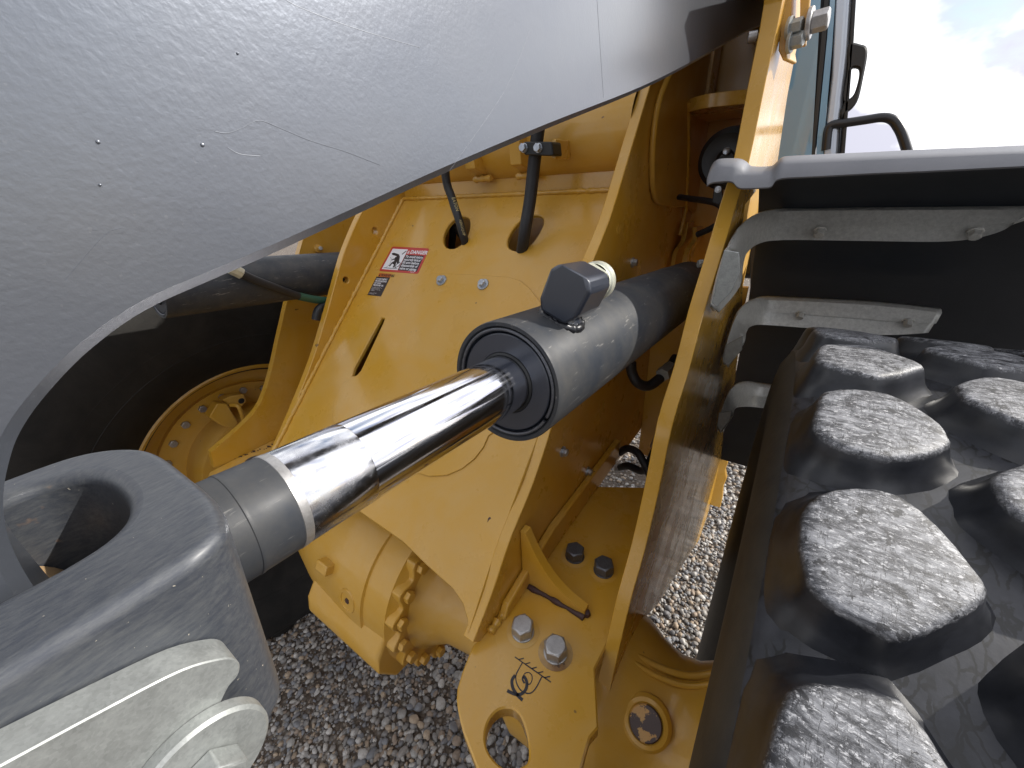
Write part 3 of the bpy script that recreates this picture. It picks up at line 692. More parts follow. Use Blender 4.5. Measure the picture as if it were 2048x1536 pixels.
slab('tower_head', [V((-1.21, 1.25, .60)), V((-.36, 1.25, .60)), V((-.36, 1.78, .60)), V((-1.21, 1.78, .60))], (0, 0, .03), M_Y, bevel=.003)
slab('tower_back', [V((-1.21, 1.80, -.9)), V((-.36, 1.80, -.9)), V((-.36, 1.80, .63)), V((-1.21, 1.80, .63))], (0, .03, 0), M_Y, bevel=.003)
# ---------------------------------------------------------------- axle pads
ZP = -.82
padpx = [(946, 1290), (915, 1375), (920, 1440), (940, 1500), (965, 1560), (1010, 1640), (1100, 1680), (1150, 1600), (1163, 1536), (1180, 1475), (1197, 1455)]
fr = atp(padpx, Z(ZP)); 
eye = smooth(atp([(1020, 1416), (1038, 1428), (1050, 1455), (1057, 1490), (1056, 1522), (1040, 1534), (1015, 1538), (992, 1524), (974, 1498), (970, 1468), (978, 1440), (996, 1420)], Z(ZP)), 4, True)
padN = slab('axle_pad', [V((-.362, .36, ZP))]+smooth(fr[:-1], 3)+[fr[-1], V((-.145, .42, ZP)), V((-.12, 1.02, ZP)), at(1180, 972, Z(ZP)), V((-.359, 1.08, ZP))], (0, 0, -.032), M_Y, holes=[eye], bevel=.003, label='flat axle pad with four bolts and a tie down eye')
bps = [(1150, 1100, M_BOLTD, 0, .046), (1208, 1128, M_BOLTD, .3, .046), (1045, 1250, M_BOLTS, .1, .046), (1111, 1292, M_BOLTS, .5, .046)]
for px_, py_, mm, rr, af in bps:
    p = at(px_, py_, Z(ZP+.022)); p.z = ZP+.0005
    hexbolt(p, (0, 0, 1), af*.88, .024, mm, padN, .0235, .003, rot=rr)
    lathe('bare_paint_ring', [(.0002, .0), (.0002, .033), (0, .034)], p, (0, 0, 1), yellow('stained_seat', 1, .6, .56, (.22, .11, .035), .2, .9) if mm is M_BOLTS and rr == .5 else M_YD, padN, 24)
# weld steps where the inner plate meets the pad
weld('weld_bead', [V((-.352, .365, ZP+.004)), V((-.352, .47, ZP+.004)), V((-.352, 1.05, ZP+.004))], .009, M_Y, padN)
ledge = [V((-.359, .40, ZP+.001)), V((-.359, 1.06, ZP+.001)), V((-.359, 1.06, ZP+.07)), V((-.359, .62, ZP+.075)), V((-.359, .53, ZP+.055)), V((-.359, .42, ZP+.03))]
slab('doubler_plate', ledge, (.018, 0, 0), M_Y, bevel=.004, parent=padN)
# curved gusset
gy = .520
gp = [V((-.358, gy, ZP+.002)), V((-.358, gy, ZP+.165)), V((-.345, gy, ZP+.165))]+smooth([V((-.345, gy, ZP+.165)), V((-.322, gy, ZP+.115)), V((-.29, gy, ZP+.068)), V((-.25, gy, ZP+.035)), V((-.205, gy, ZP+.018))], 5)[1:]+[V((-.203, gy, ZP+.002))]
gus = slab('gusset', gp, (0, -.020, 0), M_Y, bevel=.002, parent=padN)
pr = [V((-.35+k*.0105, gy-.0215+random.uniform(-.0012, .0012), ZP+.002)) for k in range(15)]
tube('bare_weld', pr, [.0068*random.uniform(.6, 1.3) for _ in pr], M_PRIM, padN, 8)
pr = [V((-.352+random.uniform(-.001, .001), gy-.018-k*.009, ZP+.003+.0006*k)) for k in range(5)]
tube('bare_weld', pr, [.0055*random.uniform(.7, 1.3) for _ in pr], M_PRIM, padN, 8)
for q, r_ in (((-.203, gy-.012, ZP+.006), .009), ((-.350, gy-.023, ZP+.008), .008)):
    lathe('paint_drip', [(-.004, r_), (.004, r_*.8), (.006, 0)], q, (0, 0, 1), M_PRIM, padN, 14)
# tie-down symbol printed on the pad
def sym():
    bm = bmesh.new()
    def stroke(px, wd):
        pts = [at(*p, Z(ZP+.0004)) for p in px]; pts = smooth(pts, 4) if len(px) > 2 else pts
        L_, R_ = [], []
        for i, p in enumerate(pts):
            t = (pts[min(i+1, len(pts)-1)]-pts[max(i-1, 0)]).normalized(); s = V((-t.y, t.x, 0))*wd/2
            L_.append(bm.verts.new(p+s)); R_.append(bm.verts.new(p-s))
        for i in range(len(pts)-1): bm.faces.new((L_[i], L_[i+1], R_[i+1], R_[i]))
    def c(u, v): return (1000+u*120/1317, 1280+v*140/1536)
    stroke([c(325, 370), c(1120, 925)], .0022)
    for a, b in ((c(410, 425), c(525, 400)), (c(555, 525), c(665, 495)), (c(695, 625), c(808, 595)), (c(835, 720), c(952, 692)), (c(975, 825), c(1105, 798))): stroke([a, b], .0021)
    stroke([c(490, 500), c(410, 640), c(360, 740), c(345, 850), c(370, 960), c(430, 1070), c(510, 1140), c(610, 1172), (c(690, 1155)), c(760, 1090), c(830, 980), c(880, 880), c(925, 795)], .0021)
    stroke([c(500, 830), c(530, 750), c(600, 712), c(670, 735), c(705, 810), c(695, 900), c(650, 970), c(590, 960)], .0017)
    stroke([c(335, 770), c(270, 860), c(262, 960), c(290, 1070), c(350, 1170), c(420, 1250), c(495, 1320)], .0055)
    stroke([c(155, 1110), c(260, 1160), c(370, 1195), c(480, 1175), c(560, 1090), c(590, 980), c(575, 880), c(520, 790)], .0055)
    stroke([c(505, 800), c(495, 870), c(540, 950)], .0032)
    me = bpy.data.meshes.new('tie_down_symbol'); bm.to_mesh(me); bm.free(); link('tie_down_symbol', me, M_INK, padN)
sym()
padF = slab('axle_pad', [V((-1.243, .22, ZP)), V((-1.24, 1.05, ZP)), V((-1.498, 1.05, ZP)), V((-1.498, .36, ZP)), at(418, 945, Z(ZP)), at(405, 985, Z(ZP)), V((-1.4, .24, ZP))], (0, 0, -.032), M_YD, bevel=.003, label='axle pad on the far side with chipped paint')
p = at(507, 922, Z(ZP+.02)); p.z = ZP; hexbolt(p, (0, 0, 1), .046, .024, M_BOLTD, padF, .024, .003)
bm = bmesh.new()
for k in range(26):
    q = at(440+k*4.2, 925-k*1.35+random.uniform(-2, 2), Z(ZP+.0004)); s = random.uniform(.004, .012)
    if random.random() < .8: add_slab(bm, [q+V((s*a, s*b*.5, 0)) for a, b in ((-1, 0), (0, 1), (1, .2), (.3, -.8))], (0, 0, .0004))
for q0, q1 in (((465, 942), (474, 947)), ((462, 949), (478, 941))): add_tube(bm, [at(*q0, Z(ZP+.001)), at(*q1, Z(ZP+.001))], .0012, 5)
o = finish(bm, 'paint_chips', M_PRIM, padF); o['kind'] = 'stuff'
slab('filler_lip', [at(905, 0, Z(2)) for _ in range(0)] or [V((-1.236, .2, -.845)), V((-1.236, .36, -.845)), V((-1.236, .36, -.83)), V((-1.236, .2, -.83))], (.01, 0, 0), M_Y, bevel=0, parent=padF)
stud = lathe('grease_stud', [(0, .016), (.012, .015), (.013, .008), (.03, .008), (.031, 0)], at(636, 497, X(-1.5)), (1, -.3, .1), M_Y, n=20)
hexbolt(at(636, 497, X(-1.5))+V((.03, -.008, .003)), (1, -.3, .1), .013, .008, M_BOLT, stud)

# ---------------------------------------------------------------- axle
ax = lambda x: V((x, .53, -1.05))
axle = lathe('axle_housing', [(-1.62, .12), (-1.35, .14), (-1.05, .22), (-.98, .235), (-.80, .245), (-.745, .245), (-.742, .238), (-.66, .235), (-.655, .225), (-.62, .17), (-.56, .135), (-.48, .125), (-.40, .135), (-.36, .17), (-.30, .20), (-.2, .2)], ax(0), (1, 0, 0), M_YC, n=96, label='cast yellow axle housing low between the uprights')
# scalloped flange with bolts
nb = 18
fl = []
for i in range(nb*6):
    a = 2*math.pi*i/(nb*6); fl.append(V((-.66, .53+(.222+.014*math.cos(a*nb))*math.cos(a), -1.05+(.222+.014*math.cos(a*nb))*math.sin(a))))
slab('bolt_flange', fl, (.03, 0, 0), M_YC, bevel=.003, parent=axle)
for i in range(nb):
    a = 2*math.pi*i/nb; hexbolt(V((-.629, .53+.208*math.cos(a), -1.05+.208*math.sin(a))), (1, 0, 0), .027, .016, M_YC, axle, 0, rot=random.random())
foot = [(-.93, .29), (-.66, .27)]
for xa, xb, y0, z0 in ((-.99, -.66, .235, -1.16),):
    slab('cast_foot', [V((xa, y0+.06, z0+.06)), V((xb, y0+.06, z0+.06)), V((xb, y0-.02, z0-.05)), V((xb, y0+.03, z0-.13)), V((xa, y0+.03, z0-.13)), V((xa, y0-.02, z0-.05))][:0] or
         [V((xa, .33, -.98)), V((xa, .268, -1.06)), V((xa, .255, -1.12)), V((xa, .30, -1.20)), V((xa, .42, -1.22))], (xb-xa, 0, 0), M_YC, bevel=.012, parent=axle, seg=4)
nd = V((0, -.956, .292)).normalized()
lathe('drain_plug', [(0, .034), (.004, .032), (.004, .026), (.002, .025), (.002, .010), (-.001, .009), (-.001, 0)], ax(-.80)+nd*.243, nd, M_YC, axle, 32)
lathe('plug_socket', [(.0, 0), (.0, .009), (-.002, .0095)], ax(-.80)+nd*.2458, nd, M_PRIM, axle, 6)
ng = V((0, -.90, .43)).normalized()
slab('cast_lug', [ax(-.93)+ng*.225, ax(-.88)+ng*.225, ax(-.88)+ng*.265, ax(-.93)+ng*.265], V((0, .5, .86))*.03, M_YC, bevel=.004, parent=axle)
# wheel end at the near side: drooping housing with rolled ribs and plug
we = lathe('wheel_end_housing', [(-.36, .16), (-.2, .165), (-.14, .175), (-.10, .165), (-.06, .142), (-.02, .130), (.02, .135), (.06, .160), (.10, .21), (.14, .26)], ax(0), (1, 0, 0), M_YC, n=96, label='flared yellow wheel end housing beside the tyre')

# ---------------------------------------------------------------- wheels
def wheel(near):
    s = 1 if near else -1
    xo = (lambda x: x) if near else (lambda x: 2*XC-x)
    o = ax(0)
    prof = [(.20, .42), (.15, .47), (.075, .54), (.035, .62), (.018, .70), (.0165, .76), (.021, .795), (.032, .818), (.05, .829), (.085, .832), (.345, .834), (.60, .832), (.64, .829), (.67, .79), (.67, .72), (.64, .6), (.58, .5), (.5, .42)]
    pr = [(xo(a), b) for a, b in prof]
    bm = bmesh.new(); add_lathe(bm, pr, o, (1, 0, 0), 192)
    tyre = finish(bm, 'tyre', M_RUB if near else M_RUBF, root, shade=60, label='big block tread tyre on the right, grey scuffed blocks' if near else 'far front tyre behind the grey arm')
    if near:
        me = tyre.data; me.materials.append(M_GRV)
        for p in me.polygons:
            c = p.center
            if math.hypot(c.y-o.y, c.z-o.z) > .822: p.material_index = 1
        # scrub rib on the sidewall
    else:
        for rr in (.60, .66):
            lathe('sidewall_rib', [(xo(.031 if rr > .62 else .05), rr-.006), (xo(.026 if rr > .62 else .043), rr), (xo(.03 if rr > .62 else .046), rr+.006)], o, (1, 0, 0), M_RUBF, tyre, 128)
    # tread blocks
    nB = 39; pitch = 360/nB
    out1 = [(.052, -2.3), (.076, -3.3), (.099, -3.6), (.117, -2.3), (.131, -.9), (.1345, 0), (.131, .9), (.118, 2.0), (.097, 3.2), (.083, 3.3), (.060, 3.0), (.048, 1.9), (.045, -.3)]
    def block_mesh(flip, centre, jit=0, sh_=0):
        jr = random.Random(jit)
        if centre: ol = [(.152+(.134-a)*1.0, b) for a, b in out1]; ol.reverse()
        else: ol = out1
        pts = smooth([V((a+jr.uniform(-.0022, .0022), b*.0150+jr.uniform(-.0025, .0025), 0)) for a, b in ol], 2, True)
        c = sum(pts, V())/len(pts); bm = bmesh.new(); loops = []
        levels = [(.8265, 1.44), (.8328, 1.32), (.8365, 1.23), (.8425, 1.14), (.850, 1.075), (.8558, 1.035), (.8588, 1.005), (.8606, .97), (.8616, .92), (.8622, .80), (.8628, .55)]
        if not near: levels = [levels[0], levels[3], levels[6]]
        rows = []
        for R_, sc in levels:
            row = []
            for p in pts:
                q = c+(p-c)*sc; x = q.x
                if x < .034: x = .034+(x-.034)*.25
                rr = R_
                if x < .05 and R_ < .85: rr -= (.05-x)*.6
                th = q.y/.86
                x += sh_
                if flip: x = .685-x
                row.append(bm.verts.new((x if near else 2*XC-x, -rr*math.sin(th), rr*math.cos(th))))
            rows.append(row)
        for a, b in zip(rows, rows[1:]):
            for k in range(len(a)):
                f = bm.faces.new((a[k], a[(k+1) % len(a)], b[(k+1) % len(a)], b[k]))
        f = bm.faces.new(rows[-1])
        bmesh.ops.recalc_face_normals(bm, faces=bm.faces)
        me = bpy.data.meshes.new('tread_block'); bm.to_mesh(me); bm.free()
        me.polygons.foreach_set('use_smooth', [True]*len(me.polygons))
        me.materials.append(M_TOP if near else M_RUBF); return me
    offs = [(0, False, False, 0), (3.6, False, True, 0), (8.0, False, True, .102), (.6, True, True, .102), (4.6, True, True, 0), (8.2, True, False, 0)]
    a0 = 106.8
    for off, fl_, cen, shx in offs:
        mes = [block_mesh(fl_, cen, 10*j+int(off), shx) for j in range(5)]
        for k in range(nB):
            me = mes[(k*3+k//5) % 5]
            th = a0+off+k*pitch
            ob = bpy.data.objects.new('tread_block', me); COL.objects.link(ob); ob.parent = tyre
            ob.location = o; ob.rotation_euler = (math.radians(th-90), 0, 0)
    # rim
    rim = lathe('rim', [(xo(a), b) for a, b in ((.20, .455), (.172, .452), (.168, .442), (.176, .432), (.205, .425), (.26, .415), (.30, .40), (.31, .36), (.31, .28))], o, (1, 0, 0), M_YC, n=128, label=None if near else 'yellow rim of the far wheel')
    if not near:
        hub = lathe('hub_housing', [(xo(.31), .345), (xo(.285), .345), (xo(.285), .25), (xo(.24), .25), (xo(.18), .245), (xo(.165), .235), (xo(.165), .15), (xo(.12), .145), (xo(.0), .14)], o, (1, 0, 0), M_YC, n=96)
        for k in range(24):
            a = 2*math.pi*(k+.3)/24; hexbolt(V((xo(.285), o.y+.315*math.cos(a), o.z+.315*math.sin(a))), (1, 0, 0), .026, .014, M_BOLTS, hub)
        for k in range(16):
            a = 2*math.pi*(k+.55)/16; hexbolt(V((xo(.165), o.y+.195*math.cos(a), o.z+.195*math.sin(a))), (1, 0, 0), .034, .014, M_YC, hub, rot=.5)
        slab('caliper_bracket', atp([(418, 835), (435, 806), (455, 808), (478, 845), (468, 860), (440, 850)], X(xo(.15))), (-.05, 0, 0), M_YC, bevel=.006, parent=hub)
        slab('caliper_lug', atp([(445, 800), (462, 792), (488, 788), (494, 803), (480, 818), (458, 812)], X(xo(.17))), (-.05, 0, 0), M_YC, bevel=.006, parent=hub)
        lathe('lug_hole', [(0, 0), (0, .011), (-.001, .012)], at(483, 802, X(xo(.169))), (1, 0, 0), M_DARK, hub, 16)
        hx = smooth([at(462, 810, X(xo(.13))), at(476, 812, X(xo(.10))), at(486, 835, X(xo(.10))), at(500, 870, X(xo(.12)))], 5); tube('brake_pipe', hx, .008, M_YC, hub)
    return tyre
tN = wheel(True); tF = wheel(False)

# ---------------------------------------------------------------- fender behind the near wheel
def fpt(x, a, R=1.15): a = math.radians(a); return V((x, .53+R*math.cos(a), -1.05+R*math.sin(a)))
bm = bmesh.new(); xs = np.linspace(-.094, .85, 14); aa = np.linspace(66.5, -4, 42); g = {}
for th, R_ in ((0, 1.15), (1, 1.158)):
    for i, x in enumerate(xs):
        for j, a in enumerate(aa): g[th, i, j] = bm.verts.new(fpt(x, a, R_))
nx, na = len(xs), len(aa)
for i in range(nx-1):
    for j in range(na-1):
        bm.faces.new((g[0, i, j], g[0, i+1, j], g[0, i+1, j+1], g[0, i, j+1])); bm.faces.new((g[1, i, j+1], g[1, i+1, j+1], g[1, i+1, j], g[1, i, j]))
for i in range(nx-1):
    for j in (0, na-1): bm.faces.new((g[0, i, j], g[1, i, j], g[1, i+1, j], g[0, i+1, j]))
for j in range(na-1):
    for i in (0, nx-1): bm.faces.new((g[0, i, j], g[0, i, j+1], g[1, i, j+1], g[1, i, j]))
fend = finish(bm, 'fender', M_PLAS, root, label='black plastic fender arching over the back of the tyre')
# inner skirt of the fender next to the upright plate
# moulded lip, swept along x
uppx = [(1416, 352), (1420, 338), (1427, 325), (1438, 318), (1455, 317), (1475, 318), (1488, 324), (1496, 332), (1508, 334), (1528, 334), (1545, 331), (1556, 321), (1565, 314), (1580, 312), (1640, 309), (1750, 304), (1850, 299), (2048, 291), (2300, 282), (2900, 258), (3500, 235)]
lopx = [(1414, 371), (1417, 368), (1424, 365), (1438, 363), (1455, 362), (1466, 364), (1474, 373), (1484, 376), (1500, 376), (1525, 375), (1542, 373), (1550, 362), (1557, 358), (1575, 355), (1640, 352), (1750, 346), (1850, 342), (2048, 332), (2300, 322), (2900, 297), (3500, 272)]
U = smooth(atp(uppx, Y(.80)), 3); Lo = smooth(atp(lopx, Y(.76)), 3)
bm = bmesh.new(); rows = []
for a, b in zip(U, Lo):
    a2 = V((b.x*.5+a.x*.5, 0, 0)); X_ = V((a.x, 0, 0))
    row = [V((a.x, .992, .0)), V((a.x, .83, a.z+.001)), a, V((a.x*.7+b.x*.3, .782, a.z-.005)), V((a.x*.4+b.x*.6, .767, a.z*.6+b.z*.4)), V((b.x, .76, b.z)), V((b.x, .763, b.z-.002)), V((b.x, .768, b.z+.001))]
    rows.append([bm.verts.new(q) for q in row])
for a, b in zip(rows, rows[1:]):
    for k in range(len(a)-1): bm.faces.new((a[k], a[k+1], b[k+1], b[k]))
lip = finish(bm, 'fender_lip', M_LIP, root, shade=50, label='light grey rolled front lip of the fender')
md = lip.modifiers.new('thick', 'SOLIDIFY'); md.thickness = .002
# brackets: bent channel from the upright plate along under the fender
PB = Pl((-.107, .4, 0), (1, -.03, 0))
def bracket(path, w0, w1, label=None, tail=True, bolts=()):
    """path: photo points along the upper edge with a depth y; section is an L of two flanges"""
    up_, lo_ = path
    bm = bmesh.new(); P = smooth([at(a, b, Y(c) if c else PB) for a, b, c in up_], 5); Q = smooth([at(a, b, Y(c) if c else PB) for a, b, c in lo_], 5)
    rows = []
    for a, b in zip(P, Q):
        mid = a.lerp(b, .42); n = V((0, -1, -.35)).normalized()
        rows.append([bm.verts.new(v) for v in (a+V((0, .015, 0)), a, a+n*.012, mid+n*.014, mid+n*.006, b+n*.004, b, b+V((0, .012, 0)))])
    for a, b in zip(rows, rows[1:]):
        for k in range(7): bm.faces.new((a[k], a[k+1], b[k+1], b[k]))
    o = finish(bm, 'fender_bracket', M_BRK, root, shade=30, label=label); m = o.modifiers.new('t', 'SOLIDIFY'); m.thickness = .003
    for q in bolts:
        p = at(q[0], q[1], Y(q[2])); hexbolt(p+V((0, 0, -.002)), (0, -.75, -.65), .016, .012, M_BRK, o, .011, .003)
    return o
b1 = bracket(([(1424, 606, 0), (1440, 540, 0), (1458, 490, .78), (1480, 455, .88), (1520, 428, 1.02), (1580, 420, 1.13), (1750, 418, 1.13), (1900, 417, 1.13), (2048, 416, 1.13), (2150, 414, 1.13)],
              [(1436, 622, 0), (1475, 575, .90), (1482, 530, .93), (1492, 503, .97), (1520, 482, 1.03), (1570, 476, 1.10), (1750, 478, 1.10), (1900, 478, 1.10), (1990, 462, 1.10), (2050, 430, 1.11)]), 0, 0,
             'long galvanised fender bracket, the topmost of three', bolts=((1641, 458, 1.09), (1952, 460, 1.09)))
b2 = bracket(([(1447, 715, 0), (1462, 660, 0), (1478, 622, 1.06), (1500, 603, 1.18), (1540, 597, 1.32), (1700, 604, 1.34), (1800, 612, 1.34), (1882, 622, 1.34)],
              [(1456, 733, 1.0), (1484, 690, 1.14), (1490, 665, 1.18), (1505, 648, 1.24), (1545, 647, 1.30), (1700, 660, 1.31), (1770, 666, 1.31), (1856, 662, 1.31)]), 0, 0,
             'shorter galvanised fender bracket in the middle', bolts=((1602, 626, 1.30), (1818, 640, 1.30)))
b3 = bracket(([(1434, 850, 0), (1450, 800, 0), (1465, 775, 1.26), (1490, 766, 1.34), (1530, 770, 1.44), (1700, 790, 1.46)],
              [(1441, 863, 1.1), (1462, 835, 1.2), (1468, 818, 1.27), (1485, 812, 1.34), (1530, 815, 1.42), (1700, 838, 1.44)]), 0, 0,
             'lowest fender bracket, partly behind the tyre', bolts=((1560, 797, 1.40),))
# clear silver foot plates where brackets meet the upright
for (px, lab, yy) in (([(1448, 500), (1478, 505), (1480, 545), (1462, 585), (1432, 615), (1424, 606)], None, .69), ([(1452, 690), (1486, 672), (1484, 700), (1456, 733), (1447, 722)], None, .93), ([(1438, 826), (1464, 822), (1460, 840), (1441, 863), (1434, 852)], None, 1.07)):
    slab('bracket_foot', atp(px, Y(yy)), (0, .004, 0), M_GALV, bevel=.001)

# ---------------------------------------------------------------- bay between the upright plates
slab('bay_rear_wall', [V((-.359, 1.72, -1.18)), V((-.14, 1.72, -1.18)), V((-.143, 1.72, .65)), V((-.359, 1.72, .65))], (0, .02, 0), M_Y, bevel=0)
slab('bay_lower_wall', [V((-.359, 1.36, -1.0)), V((-.096, 1.36, -1.0)), V((-.096, 1.36, -.30)), V((-.359, 1.36, -.30))], (0, .02, 0), M_Y, bevel=0)
slab('bay_sun_block', [V((-.112, 1.12, -.3)), V((-.114, 1.12, .62)), V((-.142, 1.72, .62)), V((-.142, 1.72, -.3))], (-.012, 0, 0), M_YD, bevel=0)  # hidden panel, added to keep direct sun out of the bay
slab('bay_top_light_block', [V((-.358, 1.15, .58)), V((-.13, 1.15, .58)), V((-.15, 1.72, .60)), V((-.358, 1.72, .60))], (0, 0, .02), M_YD, bevel=0)  # unseen lid, added to darken the bay from above
sp = [(1338, 232, 1.55), (1360, 218, 1.45), (1400, 207, 1.38), (1450, 206, 1.38), (1500, 208, 1.40)]
fp = smooth([at(a, b, Y(c)) for a, b, c in sp], 4); zz = fp[len(fp)//2].z
shf = [V((p.x, p.y, .20)) for p in fp]+[V((-.20, 1.71, .20)), V((-.355, 1.71, .20))]
slab('curved_shelf', shf, (0, 0, -.032), M_Y, bevel=.004)
for a in (1408, 1385):
    c = at(a, 150, Y(1.6)); slab('upright_rib', [V((c.x, 1.70, .22)), V((c.x, 1.60, .22)), V((c.x, 1.62, .45)), V((c.x, 1.70, .5))], (.02, 0, 0), M_Y, bevel=.004)
for k, (px0, px1) in enumerate((((1340, 545), (1368, 455)), ((1362, 548), (1385, 465)))):
    pts = smooth([at(px0[0], px0[1], Y(1.45)), at(px0[0]+6, 505, Y(1.5)), at(px0[0]+22, 480, Y(1.55)), at(px1[0], px1[1]-10, Y(1.58))], 4)
    bm = bmesh.new(); 
    for a, b in zip(pts, pts[1:]): add_slab(bm, [a, b, b+V((.014, 0, 0)), a+V((.014, 0, 0))], (0, .1, -.005))
    finish(bm, 'curved_strip', M_Y, root)
horn = lathe('round_horn', [(0, 0), (0, .018), (-.006, .024), (-.004, .045), (-.01, .06), (.004, .075), (.02, .078), (.03, .07), (.05, .04), (.05, 0)], at(1452, 318, Y(1.35)), (.15, 1, 0), M_BLACK, n=40, label='round black horn in the shadow behind the fender tab')
lathe('horn_rivet', [(0, 0), (-.004, .008), (0, .010)], at(1453, 302, Y(1.34)), (.15, 1, 0), M_BOLT, horn, 16)
cab1 = smooth([at(1358, 394, Y(1.4)), at(1385, 398, Y(1.36)), at(1415, 402, Y(1.3)), at(1436, 408, Y(1.28)), at(1446, 420, Y(1.28)), at(1443, 440, Y(1.28)), at(1425, 455, Y(1.28)), at(1395, 469, Y(1.3))], 6)
wire = tube('wire_loom', cab1, .0085, M_HOSE); tube('wire_loom', smooth([at(1425, 455, Y(1.28)), at(1440, 449, Y(1.26)), at(1460, 443, Y(1.22))], 5), .006, M_HOSE)
slab('p_clip', atp([(1428, 372), (1444, 372), (1446, 400), (1438, 410), (1424, 404)], Y(1.24)), (0, .01, 0), M_BLACK, bevel=.002, parent=wire)
hexbolt(at(1436, 379, Y(1.238)), (0, -1, 0), .010, .005, M_BOLT, wire, .008, .001)
el_ = smooth([at(1262, 725, Y(.95)), at(1264, 745, Y(.95)), at(1275, 765, Y(.95)), at(1296, 772, Y(.97)), at(1318, 758, Y(1.0)), at(1335, 742, Y(1.05)), at(1352, 715, Y(1.1))], 5)
eh = tube('elbow_hose', el_, .0135, M_HOSE)
lathe('hose_ferrule', [(0, 0), (0, .019), (.022, .020), (.024, .017), (.05, .017), (.05, 0)], at(1325, 750, Y(1.0)), at(1350, 722, Y(1.08))-at(1325, 750, Y(1.0)), M_GALV, eh, 6)
hh = smooth([at(1338, 820, Y(1.12)), at(1322, 860, Y(1.1)), at(1310, 900, Y(1.08)), at(1300, 925, Y(1.06)), at(1300, 950, Y(1.04)), at(1308, 985, Y(1.02))], 5)
h4 = tube('hydraulic_hose', hh, .013, M_HOSE)
tube('hose_coupling', [at(1326, 835, Y(1.09)), at(1318, 862, Y(1.075)), at(1308, 895, Y(1.06))], [.012, .010, .013], M_BOLTS, h4, 12)
for q in ([(1240, 905), (1255, 897), (1275, 905), (1290, 930), (1302, 955)], [(1238, 935), (1258, 932), (1285, 942), (1305, 925)]):
    h5 = tube('hydraulic_hose', smooth([at(*p, Y(1.1-.02*i)) for i, p in enumerate(q)], 5), .0125, M_HOSE)
    hexbolt(at(*q[0], Y(1.1)), (-1, -.3, 0), .026, .015, M_BOLTS, h5)
hexbolt(at(1417, 527, Y(1.0)), (-1, -.6, 0), .017, .02, M_GALV, plO, .011, .003)
# tabs behind the upright plate, in the sun
tb = atp([(1425, 930), (1440, 917), (1452, 915), (1456, 925), (1450, 942), (1453, 958), (1446, 975), (1444, 1000), (1440, 1016), (1420, 1010)], Pl((-.06, 1.7, 0), (1, -.9, 0)))
slab('tie_tab', tb, (.0, .03, 0), M_Y, bevel=.003)
# piece of lower rear frame catching the sun
slab('lower_rear_plate', atp([(1238, 991), (1262, 988), (1292, 989), (1302, 993), (1285, 1006), (1278, 1012), (1262, 1002)], Z(-1.2)), (0, 0, -.02), M_YD, bevel=0)
# heavy plates with bolts fixed at the head of the outer upright
ups = atp([(1568, -80), (1585, -80), (1580, 60), (1572, 100), (1575, 118), (1566, 122), (1556, 100), (1560, 60)], Y(.98))
hp = slab('head_bracket', ups, (.012, .05, 0), M_Y, bevel=.002)
ups2 = atp([(1602, -80), (1628, -80), (1612, 85), (1596, 88), (1600, 30)], Y(.98)); hp2 = slab('head_bracket', ups2, (.0, .03, 0), M_Y, bevel=.002)
hexbolt(at(1616, 48, Y(.975)), (1, -.1, .05), .026, .022, M_BOLTS, hp2, .022, .006, label=None)
for p in ((1578, 57), (1580, 84)): hexbolt(at(*p, Y(.97)), (1, -.25, 0), .02, .016, M_GALV, hp, .016, .004)
lathe('grease_nipple', [(0, .004), (.02, .004), (.022, .009), (.035, .009), (.036, 0)], at(1542, 68, Y(1.0)), (-1, -.2, 0), M_BOLTS, hp, 12)

# ribs and plug on the wheel end housing
def on_axle(px, py, R_):
    r = rt*((px-1024)/F)+dn*((py-768)/F)+fw; c = ax(0)
    a = r.y**2+r.z**2; b = -2*(r.y*c.y+r.z*c.z); q = c.y**2+c.z**2-R_**2; D = max(b*b-4*a*q, 0)
    return r*((-b-math.sqrt(D))/2/a)
for pts, rr in (([(1225, 1268, .168), (1262, 1303, .158), (1300, 1326, .145), (1340, 1343, .138), (1380, 1352, .138), (1420, 1348, .15), (1470, 1335, .18)], .0075), ([(1228, 1290, .168), (1262, 1320, .158), (1300, 1345, .145), (1340, 1363, .138), (1380, 1372, .138), (1420, 1368, .15), (1470, 1355, .18)], .006)):
    tube('cast_rib', smooth([on_axle(*p) for p in pts], 6), rr, M_YC, we)
pc = on_axle(1292, 1445, .150); nn = (pc-V((pc.x, .53, -1.05))).normalized()
lathe('plug_seat', [(-.04, .046), (-.004, .046), (.004, .040), (.006, .033), (.004, .030)], pc, nn, M_YC, we, 40)
lathe('level_plug', [(.003, .030), (.009, .030), (.0105, .028), (.0105, 0)], pc, nn, yellow('chipped_plug', .8, .5, .46, (.50, .245, .04), .2, 1.0), we, 32)

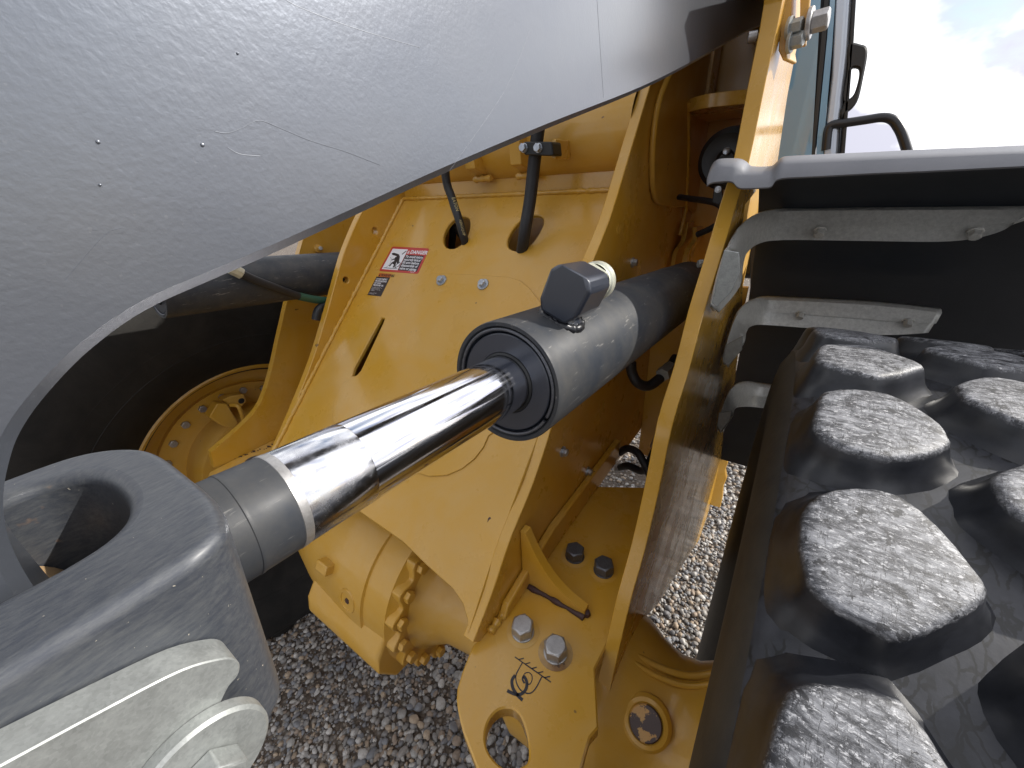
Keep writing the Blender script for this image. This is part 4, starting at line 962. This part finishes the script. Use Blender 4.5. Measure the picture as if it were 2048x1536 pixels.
# ---------------------------------------------------------------- cab behind
CY = 2.4
def cy(px): return atp(px, Y(CY))
glass = slab('windscreen', cy([(1545, 400), (1562, 200), (1590, -60), (1645, -60), (1622, 330), (1618, 400)]), (0, .006, 0), M_GLASS, bevel=0, label='dark blue cab windscreen behind the upright plate')
pil = [(1618, 400), (1624, 280), (1642, 80), (1653, -60), (1662, -60), (1652, 80), (1632, 280), (1626, 400)]
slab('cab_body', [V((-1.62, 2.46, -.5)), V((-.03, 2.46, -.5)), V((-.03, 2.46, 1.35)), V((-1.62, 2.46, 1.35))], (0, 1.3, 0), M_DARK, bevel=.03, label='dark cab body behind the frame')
cabb = slab('cab_pillar', cy([(1640, 400), (1645, 300), (1662, 150), (1672, -60), (1712, -60), (1700, 100), (1682, 250), (1672, 400)]), (0, .35, 0), M_CABP, bevel=.03, seg=5, label='rounded grey blue cab corner pillar')
slab('window_seal', cy(pil), (0, .02, 0), M_BLACK, bevel=.002, parent=cabb)
slab('glass_border', cy([(1628, 400), (1634, 280), (1654, 80), (1665, -60), (1674, -60), (1664, 100), (1648, 280), (1642, 400)]), (0, .01, 0), M_GLASS, bevel=0, parent=cabb)
slab('door_edge', cy([(1680, 330), (1690, 200), (1700, 80), (1708, -60), (1716, -60), (1708, 80), (1700, 180), (1688, 330)]), (0, .3, 0), M_BLACK, bevel=.003, label='black edge of the cab door')
hd = smooth(cy([(1697, 88), (1722, 88), (1734, 94), (1735, 112), (1728, 150), (1718, 195), (1706, 215), (1690, 228), (1684, 240), (1680, 225), (1690, 200), (1696, 140)]), 3, True)
hole_ = smooth(cy([(1702, 138), (1717, 136), (1719, 150), (1712, 178), (1704, 193), (1692, 198), (1694, 170)]), 3, True)
slab('door_handle', hd, (0, .04, 0), M_BLACK, holes=[hole_], bevel=.006, label='black looped door handle of the cab')
rail = smooth(cy([(1652, 300), (1656, 262), (1664, 250), (1690, 246), (1730, 240), (1765, 235), (1785, 240), (1797, 255), (1806, 275), (1820, 320)]), 6)
tube('grab_rail', rail, .0165, M_DARK, label='bent dark grab rail rising above the fender')
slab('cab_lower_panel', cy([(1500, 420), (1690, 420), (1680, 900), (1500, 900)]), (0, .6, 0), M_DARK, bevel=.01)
